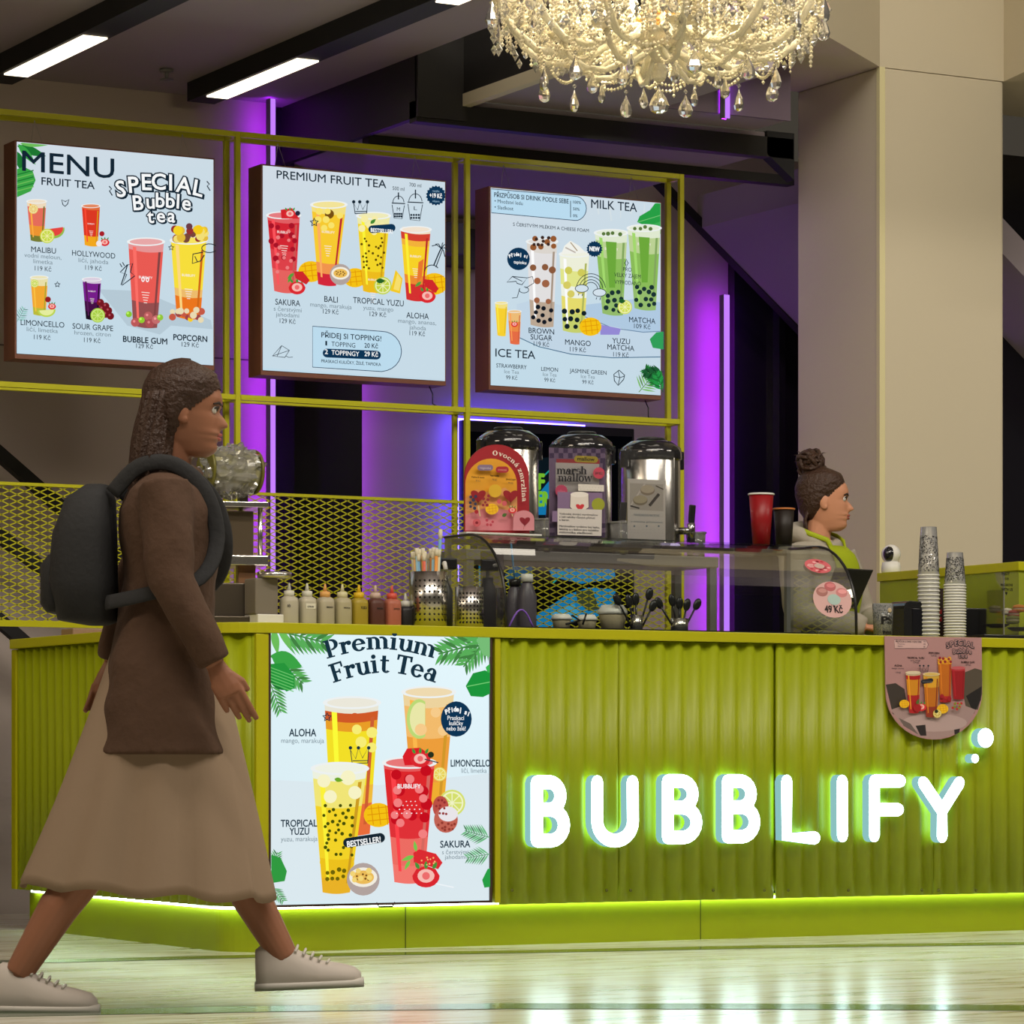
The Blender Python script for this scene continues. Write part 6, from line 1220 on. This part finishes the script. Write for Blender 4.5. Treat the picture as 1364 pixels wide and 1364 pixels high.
def face(root, o, f, skin_lip, browm, pitch=0, sc_=1., cat=''):
    for s in (-1, 1):
        e = obj('eye', place(MB().ball((.0715, s*.031, .1105), .0115, 16, 12), o, f, pitch, 0, sc_), mat('eye_white', (.7, .68, .64), .2), root)
        obj('iris', place(MB().ball((.0775, s*.0315, .1105), .0072, 12, 8), o, f, pitch, 0, sc_), mat('iris', (.03, .018, .01), .15), e)
        obj('eyebrow', place(MB().tube([(.0895, s*.016, .1245), (.0865, s*.03, .129), (.074, s*.05, .1235)], [.0028, .0036, .002], 8), o, f, pitch, 0, sc_), browm, root)
        obj('eyelid', place(MB().tube([(.0815, s*.0185, .112), (.086, s*.03, .118), (.077, s*.044, .113)], .0022, 8), o, f, pitch, 0, sc_), browm, e)
    obj('lips', place(MB().tube([(.0745, -.024, .0425), (.0875, -.011, .0475), (.0925, 0, .0475), (.0875, .011, .0475), (.0745, .024, .0425)], [.002, .0042, .005, .0042, .002], 8).tube([(.0745, -.023, .042), (.0865, -.01, .0375), (.0905, 0, .0365), (.0865, .01, .0375), (.0745, .023, .042)], [.002, .0045, .0052, .0045, .002], 8), o, f, pitch, 0, sc_), skin_lip, root)
SKIN = mat('skin', lin(202, 142, 110), .5, var=.06, scale=20); SKIN2 = mat('skin_tan', lin(150, 100, 74), .5, var=.06, scale=20); LIP = mat('lip', lin(166, 84, 76), .4)
HAIR = mat('brown_hair', lin(60, 38, 26), .5, bump=.8, scale=90); BROW = mat('brow', lin(44, 30, 24), .7)
HOOD = mat('grey_fleece', lin(166, 158, 144), .85, bump=.35, scale=26, var=.08); APR = mat('lime_apron', lin(160, 176, 10), .7, bump=.2, scale=22)
# --- barista behind the counter
struct('platform_floor', MB().box((.64, .52, 0), (3.2, 1.9, .10)), MATTE)
bo = onY(1091, 900, .82); bo.z = .10; TF = (.42, -.91); HF = (.83, -.56); P, F_, S_ = frame_of(bo, TF)
pr_ = thing('person', 'barista in grey hoodie and lime apron with brown hair bun looking right', 'person', bo)
rows = [(.80, -.005, .105, .155), (.9, -.01, .11, .172), (1.0, 0, .095, .15), (1.1, .005, .09, .142), (1.2, .01, .105, .155), (1.3, .005, .102, .168), (1.35, -.002, .085, .16), (1.385, -.01, .06, .115), (1.41, -.01, .048, .06)]
ho = P(0, 0, 1.452)+Vector(HF+(0,))*.022
mb = MB(); torso(mb, P, rows); mb.tube([P(-.015, 0, 1.36), P(-.008, 0, 1.42), ho+Vector((0, 0, .03))-Vector(HF+(0,))*.018], [.062, .052, .05], 16)
k = len(mb.v); h = place(head_mb(), ho, HF, .0, 0, 1.02); mb.add(h.v, h.f, True)
SR, SL = P(-.005, -.165, 1.355), P(-.005, .165, 1.355)
ER, EL = P(.05, -.235, 1.10), P(.06, .235, 1.10); WR, WL = P(.27, -.10, 1.055), P(.27, .13, 1.07)
for a, b, c_, sd in ((SR, ER, WR, 1), (SL, EL, WL, -1)):
    mb.tube([a, a.lerp(b, .5), b, b.lerp(c_, .4), c_], [.05, .045, .04, .038, .026], 14); hand(mb, c_+(c_-b).normalized()*.01, c_-b, (0, 0, 1), S_*sd, .55)
for s in (-1, 1): mb.tube([P(0, s*.085, .86), P(.01, s*.09, .48), P(-.01, s*.09, .08)], [.085, .058, .042], 14); mb.tube([P(-.05, s*.09, .045), P(.06, s*.095, .04), P(.17, s*.1, .03)], [.04, .045, .03], 12, asp=.8)
obj('body', fuse(mb, .0038, 2), SKIN, pr_)
face(pr_, ho, HF, LIP, BROW, 0, 1.02)
Lb = lambda x, y: (.098+max(0, x)/.085*.082 if x > -.002 else max(-.0, .098+x*.75)) if x > -.05 else .03
def Lb(x, y): return .112+x/.085*.078 if x > 0 else max(.012, .112+x*1.5)
hb = place(hair_cap(Lb), ho, HF, 0, 0, 1.02); hr = obj('hair', hb, HAIR, pr_)
bc = Vector((-.052, 0, .243)); mb = MB().ball(bc, (.036, .036, .040), 20, 14).tube([(-.04, 0, .20), bc], [.045, .03], 14)
for i in range(34):
    a, b = random.random()*6.28, random.uniform(-1.2, 1.4); d = Vector((math.cos(a)*math.cos(b), math.sin(a)*math.cos(b), math.sin(b))); u_ = d.orthogonal(); u_ = (Matrix.Rotation(random.random()*6.28, 3, d) @ u_).normalized(); r0 = random.uniform(.034, .044)
    mb.tube([bc+(d*math.cos(t)+u_*math.sin(t))*r0*(1+.12*math.sin(3*t)) for t in [-1.2+2.4*j/8 for j in range(9)]], [.002]+[.0065]*7+[.002], 6)
for i in range(16): a = random.random()*6.28; d = Vector((math.cos(a), math.sin(a), random.uniform(.1, 1.1))).normalized(); mb.tube([bc+d*.03, bc+d*.048+Vector((0, 0, .006)), bc+d*random.uniform(.055, .07)], [.002, .0012, .0004], 5)
obj('bun', place(MB().add([Vector((-.04, 0, .21))+(p-Vector((-.04, 0, .21)))*1.2 for p in mb.v], mb.f, True), ho, HF, 0, 0, 1.02), HAIR, hr)
mb = MB()
for i in range(12): y = random.uniform(-.06, .02); mb.tube([(-.06, y, .07), (-.075, y*1.0, .03), (-.062-random.random()*.02, y, -.03), (-.05, y, -.055)], [.008, .007, .005, .001], 6)
obj('loose_strands', place(mb, ho, HF, 0, 0, 1.02), HAIR, hr)
hoodr = [(z, c, dp+.022, w_+.022) for z, c, dp, w_ in rows[:-1]]+[(1.405, -.012, .056, .075)]
mb = MB(); torso(mb, P, hoodr)
for a, b, c_ in ((SR, ER, WR), (SL, EL, WL)):
    pts = [a+Vector((0, 0, .004)), a.lerp(b, .35), a.lerp(b, .7), b, b.lerp(c_, .3), b.lerp(c_, .6), b.lerp(c_, .88), c_]; mb.tube(pts, [.068, .068, .063, .062, .06, .056, .05, .036], 18)
hm = fuse(mb, .008, 5)
for i, v in enumerate(hm.v): q = noise(Vector((v.x*16, v.y*16, v.z*26))); hm.v[i] = v+Vector((noise(v*13), noise(v*13+Vector((5, 0, 0))), 0))*.007
hd_ = obj('hoodie', hm, HOOD, pr_)
ring = []
for k in range(28):
    t = 2*math.pi*k/28; ring.append(P(-.018+.082*math.cos(t), .088*math.sin(t), 1.41-.035*math.cos(t)+.006*math.sin(3*t)))
mb = MB().tube(ring, [.030+.008*math.cos(2*math.pi*k/28+math.pi) for k in range(28)], 12, True); mb.tube([P(-.09, -.06, 1.40), P(-.125, -.03, 1.36), P(-.13, .03, 1.35), P(-.09, .07, 1.40)], [.03, .045, .045, .03], 12)
obj('hood', mb, HOOD, hd_)
obj('drawstring', MB().tube([P(.085, -.03, 1.36), P(.115, -.035, 1.28), P(.125, -.032, 1.22)], .0035, 6).tube([P(.085, .03, 1.36), P(.115, .035, 1.29), P(.125, .036, 1.24)], .0035, 6), mat('cord_white', (.6, .58, .54), .7), hd_)
vs = []; n = 18; zz_ = [.62+.76*i/24 for i in range(25)]
for z in zz_:
    dp, w_, c_ = ip(hoodr, z, 2)+.014, ip(hoodr, z, 3)+.014, ip(hoodr, z, 1); am = math.radians(72) if z < 1.12 else math.radians(72-50*min(1, (z-1.12)/.14)); am = max(am, .30)
    for k in range(n+1): t = -am+2*am*k/n; vs.append(P(c_+dp*math.copysign(abs(math.cos(t))**.85, math.cos(t)), w_*math.copysign(abs(math.sin(t))**.85, math.sin(t)), z))
mb = MB().add(vs, [(i*(n+1)+k, i*(n+1)+k+1, (i+1)*(n+1)+k+1, (i+1)*(n+1)+k) for i in range(24) for k in range(n)], True)
ap = obj('apron', mb, APR, pr_); so = ap.modifiers.new('cloth', 'SOLIDIFY'); so.thickness = .004
mb = MB()
for s in (-1, 1): mb.tube([P(.10, s*.042, 1.34), P(.075, s*.062, 1.40), P(.02, s*.105, 1.425), P(-.05, s*.08, 1.45)], .010, 8, asp=.5)
obj('apron_strap', mb, APR, ap)
jm = MB()
for s in (-1, 1): jm.tube([P(0, s*.085, .86), P(.01, s*.09, .48), P(-.01, s*.09, .09)], [.098, .072, .055], 16)
torso(jm, P, [(.80, -.005, .115, .165), (.92, -.01, .12, .18)]); obj('trousers', fuse(jm, .012, 4), mat('dark_denim', (.02, .022, .03), .8), pr_)

# --- woman walking past in the foreground (built at rest, mid stride)
wo = Vector((CAM.x+8.93*sa+((222-682)/FPX*8.93)*ca, CAM.y+8.93*ca-((222-682)/FPX*8.93)*sa, 0)); WF = (.875, -.484); P, F_, S_ = frame_of(wo, WF)
pw = thing('person', 'woman walking right in brown coat, beige skirt and white sneakers', 'person', wo)
rows = [(.80, -.01, .105, .15), (.88, -.015, .115, .17), (1.0, 0, .092, .142), (1.1, .01, .09, .138), (1.2, .015, .105, .15), (1.28, .012, .1, .162), (1.33, .008, .082, .155), (1.365, .005, .058, .11), (1.39, .005, .046, .058)]
ho = P(.045, 0, 1.435); mb = MB(); torso(mb, P, rows); mb.tube([P(0, 0, 1.34), P(.012, 0, 1.40), P(.028, 0, 1.47)], [.06, .05, .05], 16)
h = place(head_mb(), ho, WF, .06, 0, .99); mb.add(h.v, h.f, True)
SR, SL = P(.01, -.16, 1.335), P(.01, .16, 1.335); ER, EL = P(.035, -.215, 1.09), P(-.10, .21, 1.11); WR, WL = P(.14, -.20, .885), P(-.16, .2, .90)
for a, b, c_, sd in ((SR, ER, WR, 1), (SL, EL, WL, 1)):
    mb.tube([a, a.lerp(b, .5), b, b.lerp(c_, .4), c_], [.05, .045, .04, .038, .026], 14); hand(mb, c_+(c_-b).normalized()*.01, c_-b, -S_ if a is SR else S_, F_, .35)
LEG = ((-1, (-.1, .47), (-.37, .095), (-.43, .03), (-.185, .028)), (1, (.145, .48), (.30, .125), (.235, .075), (.47, .085)))
for s, kn, an, he, to in LEG:
    mb.tube([P(0, s*.085, .86), P(kn[0]*.5, s*.085, .67), P(kn[0], s*.085, kn[1]), P(kn[0]*.45+an[0]*.55-.02, s*.085, kn[1]*.45+an[1]*.55), P(an[0], s*.085, an[1])], [.088, .075, .054, .052, .036], 16)
    mb.tube([P(an[0], s*.085, an[1]), P(he[0]+.06, s*.085, he[1]+.012), P(to[0]-.07, s*.085, to[1]+.006)], [.03, .022, .016], 12)
obj('body', fuse(mb, .0034, 2), SKIN2, pw)
face(pw, ho, WF, LIP, BROW, .06, .99)
def Lw(x, y): return .10+x/.085*.075 if x > 0 else max(-.01, .10+x*2.2)
hr = obj('hair', place(hair_cap(Lw, .006, .02), ho, WF, .06, 0, .99), HAIR, pw)
mb = MB(); rings = []
for i in range(22):
    z = .15-.44*i/21; c_ = -.055-.035*math.sin(i/21*2.4)+.01*i/21; dp = .05+.012*math.sin(i/21*3.1)-.025*(i/21)**3; w_ = .085+.02*math.sin(i/21*3.1)-.03*(i/21)**2
    rings.append([Vector((c_+dp*math.cos(t)*(1+.09*math.sin(t*11+i*.3)), w_*math.sin(t)*(1+.09*math.sin(t*13+i*.35)), z)) for t in [2*math.pi*k/44 for k in range(44)]])
mb.loft(rings); obj('long_hair', place(mb, ho, WF, .0, 0, .99), HAIR, hr)
COAT = mat('brown_knit', lin(80, 57, 42), .9, bump=.4, scale=40, var=.1); SK = mat('beige_skirt', lin(150, 128, 106), .85, bump=.15, scale=14); SHOE = mat('white_leather', lin(196, 186, 176), .6); SOLE = mat('white_sole', lin(206, 200, 190), .5)
cr = [(.655, -.005, .18, .215), (.75, -.005, .16, .205), (.88, -.01, .14, .195), (1.0, 0, .122, .17), (1.1, .01, .116, .162), (1.2, .012, .13, .172), (1.28, .01, .125, .182), (1.33, .005, .105, .175), (1.365, .004, .075, .12), (1.385, .004, .06, .075)]
mb = MB(); torso(mb, P, cr)
for a, b, c_ in ((SR, ER, WR), (SL, EL, WL)): mb.tube([a+Vector((0, 0, .004)), a.lerp(b, .5), b, b.lerp(c_, .5), c_], [.07, .066, .06, .055, .046], 16)
cm_ = fuse(mb, .009, 5)
for i, v in enumerate(cm_.v): cm_.v[i] = v+Vector((noise(v*11), noise(v*11+Vector((7, 0, 0))), 0))*.009
obj('coat', cm_, COAT, pw)
obj('collar', MB().tube([P(.012+.064*math.cos(t), .07*math.sin(t), 1.392-.018*math.cos(t)) for t in [2*math.pi*k/24 for k in range(24)]], .02, 10, True), COAT, pw)
rings = []; n = 64
for i in range(26):
    t_ = i/25; z = .96-.66*t_; c_ = -.005-.05*t_**1.5; dp = .12+.20*t_**1.0; w_ = .165+.03*t_
    rings.append([P(c_+dp*math.cos(t)*(1+.05*t_*math.sin(t*9+1.0)), w_*math.sin(t)*(1+.07*t_*math.sin(t*12)), z+.02*t_*(-math.cos(t))+.008*t_*math.sin(t*9)) for t in [2*math.pi*k/n for k in range(n)]])
sk = obj('skirt', MB().loft(rings, False), SK, pw); so = sk.modifiers.new('cloth', 'SOLIDIFY'); so.thickness = .004
for s, kn, an, he, to in LEG:
    d = (P(to[0], 0, to[1])-P(he[0], 0, he[1])); L = d.length; d.normalize(); upv = S_.cross(d)*-1; upv = upv if upv.z > 0 else -upv; o = P(he[0], s*.085, he[1]); rows_ = []
    sec = ((-.010, .030, .085, .03), (.02, .038, .108, .038), (.07, .04, .104, .042), (.115, .042, .072, .043), (.16, .044, .052, .045), (.21, .041, .042, .043), (.245, .034, .032, .034), (.262, .012, .016, .014))
    mb = MB(); mb.loft([[o+d*x+S_*(w_*math.cos(t))+upv*(-.012+hh*max(0, math.sin(t))*1.0+(.0 if math.sin(t) > 0 else .01*math.sin(t))) for t in [2*math.pi*k/20 for k in range(20)]] for x, w0, hh, w_ in [(a, b, c_, e) for a, b, c_, e in sec]])
    sh_ = obj('sneaker', mb, SHOE, pw)
    mb = MB(); mb.loft([[o+d*x+S_*((w_+.004)*math.copysign(abs(math.cos(t))**.7, math.cos(t)))+upv*(-.022+.013*math.copysign(abs(math.sin(t))**.6, math.sin(t))) for t in [2*math.pi*k/20 for k in range(20)]] for x, b, c_, w_ in ((-.014, 0, 0, .026),)+sec[1:-1]+((.268, 0, 0, .02),)]); obj('sole', mb, SOLE, sh_)
    mb = MB()
    for k in range(5): x = .095+.02*k; hh = .088-.008*k; mb.tube([o+d*x+S_*-.026+upv*(hh-.024), o+d*(x+.006)+upv*(hh-.008-.002*k), o+d*x+S_*.026+upv*(hh-.024)], .0035, 6)
    obj('laces', mb, SOLE, sh_)
# backpack
def curve(p, n=5):
    out = []
    for i in range(len(p)-1):
        a, b, c_, d = p[max(i-1, 0)], p[i], p[i+1], p[min(i+2, len(p)-1)]
        for k in range(n): t = k/n; out.append(.5*(2*b+(c_-a)*t+(2*a-5*b+4*c_-d)*t*t+(3*b-a-3*c_+d)*t**3))
    return out+[p[-1]]
bp = thing('backpack', 'black backpack worn on the back of the walking woman', 'backpack', P(-.2, 0, 1.0)); rings = []
for z, dp, w_, c_ in ((.99, .03, .10, -.185), (1.0, .075, .135, -.20), (1.1, .085, .145, -.215), (1.22, .078, .142, -.21), (1.31, .06, .125, -.195), (1.345, .03, .09, -.175)): rings.append([P(c_+dp*math.copysign(abs(math.cos(t))**.6, math.cos(t)), w_*math.copysign(abs(math.sin(t))**.6, math.sin(t)), z) for t in [2*math.pi*k/28 for k in range(28)]])
BPM = mat('black_canvas', (.018, .018, .019), .8, bump=.2, scale=60); obj('bag', MB().loft(rings), BPM, bp)
obj('front_pocket', MB().loft([[P(-.285+dp*math.cos(t), w_*math.copysign(abs(math.sin(t))**.6, math.sin(t)), z) for t in [2*math.pi*k/20 for k in range(20)]] for z, dp, w_ in ((1.02, .02, .09), (1.04, .035, .105), (1.14, .035, .105), (1.165, .015, .09))]), BPM, bp)
for s in (-1, 1): obj('strap', MB().tube(curve([P(-.13, s*.09, 1.32), P(-.06, s*.10, 1.388), P(.03, s*.105, 1.392), P(.11, s*.115, 1.32), P(.14, s*.125, 1.20), P(.10, s*.165, 1.10), P(-.03, s*.18, 1.06), P(-.14, s*.13, 1.04)]), .021, 10, asp=.3), BPM, bp)
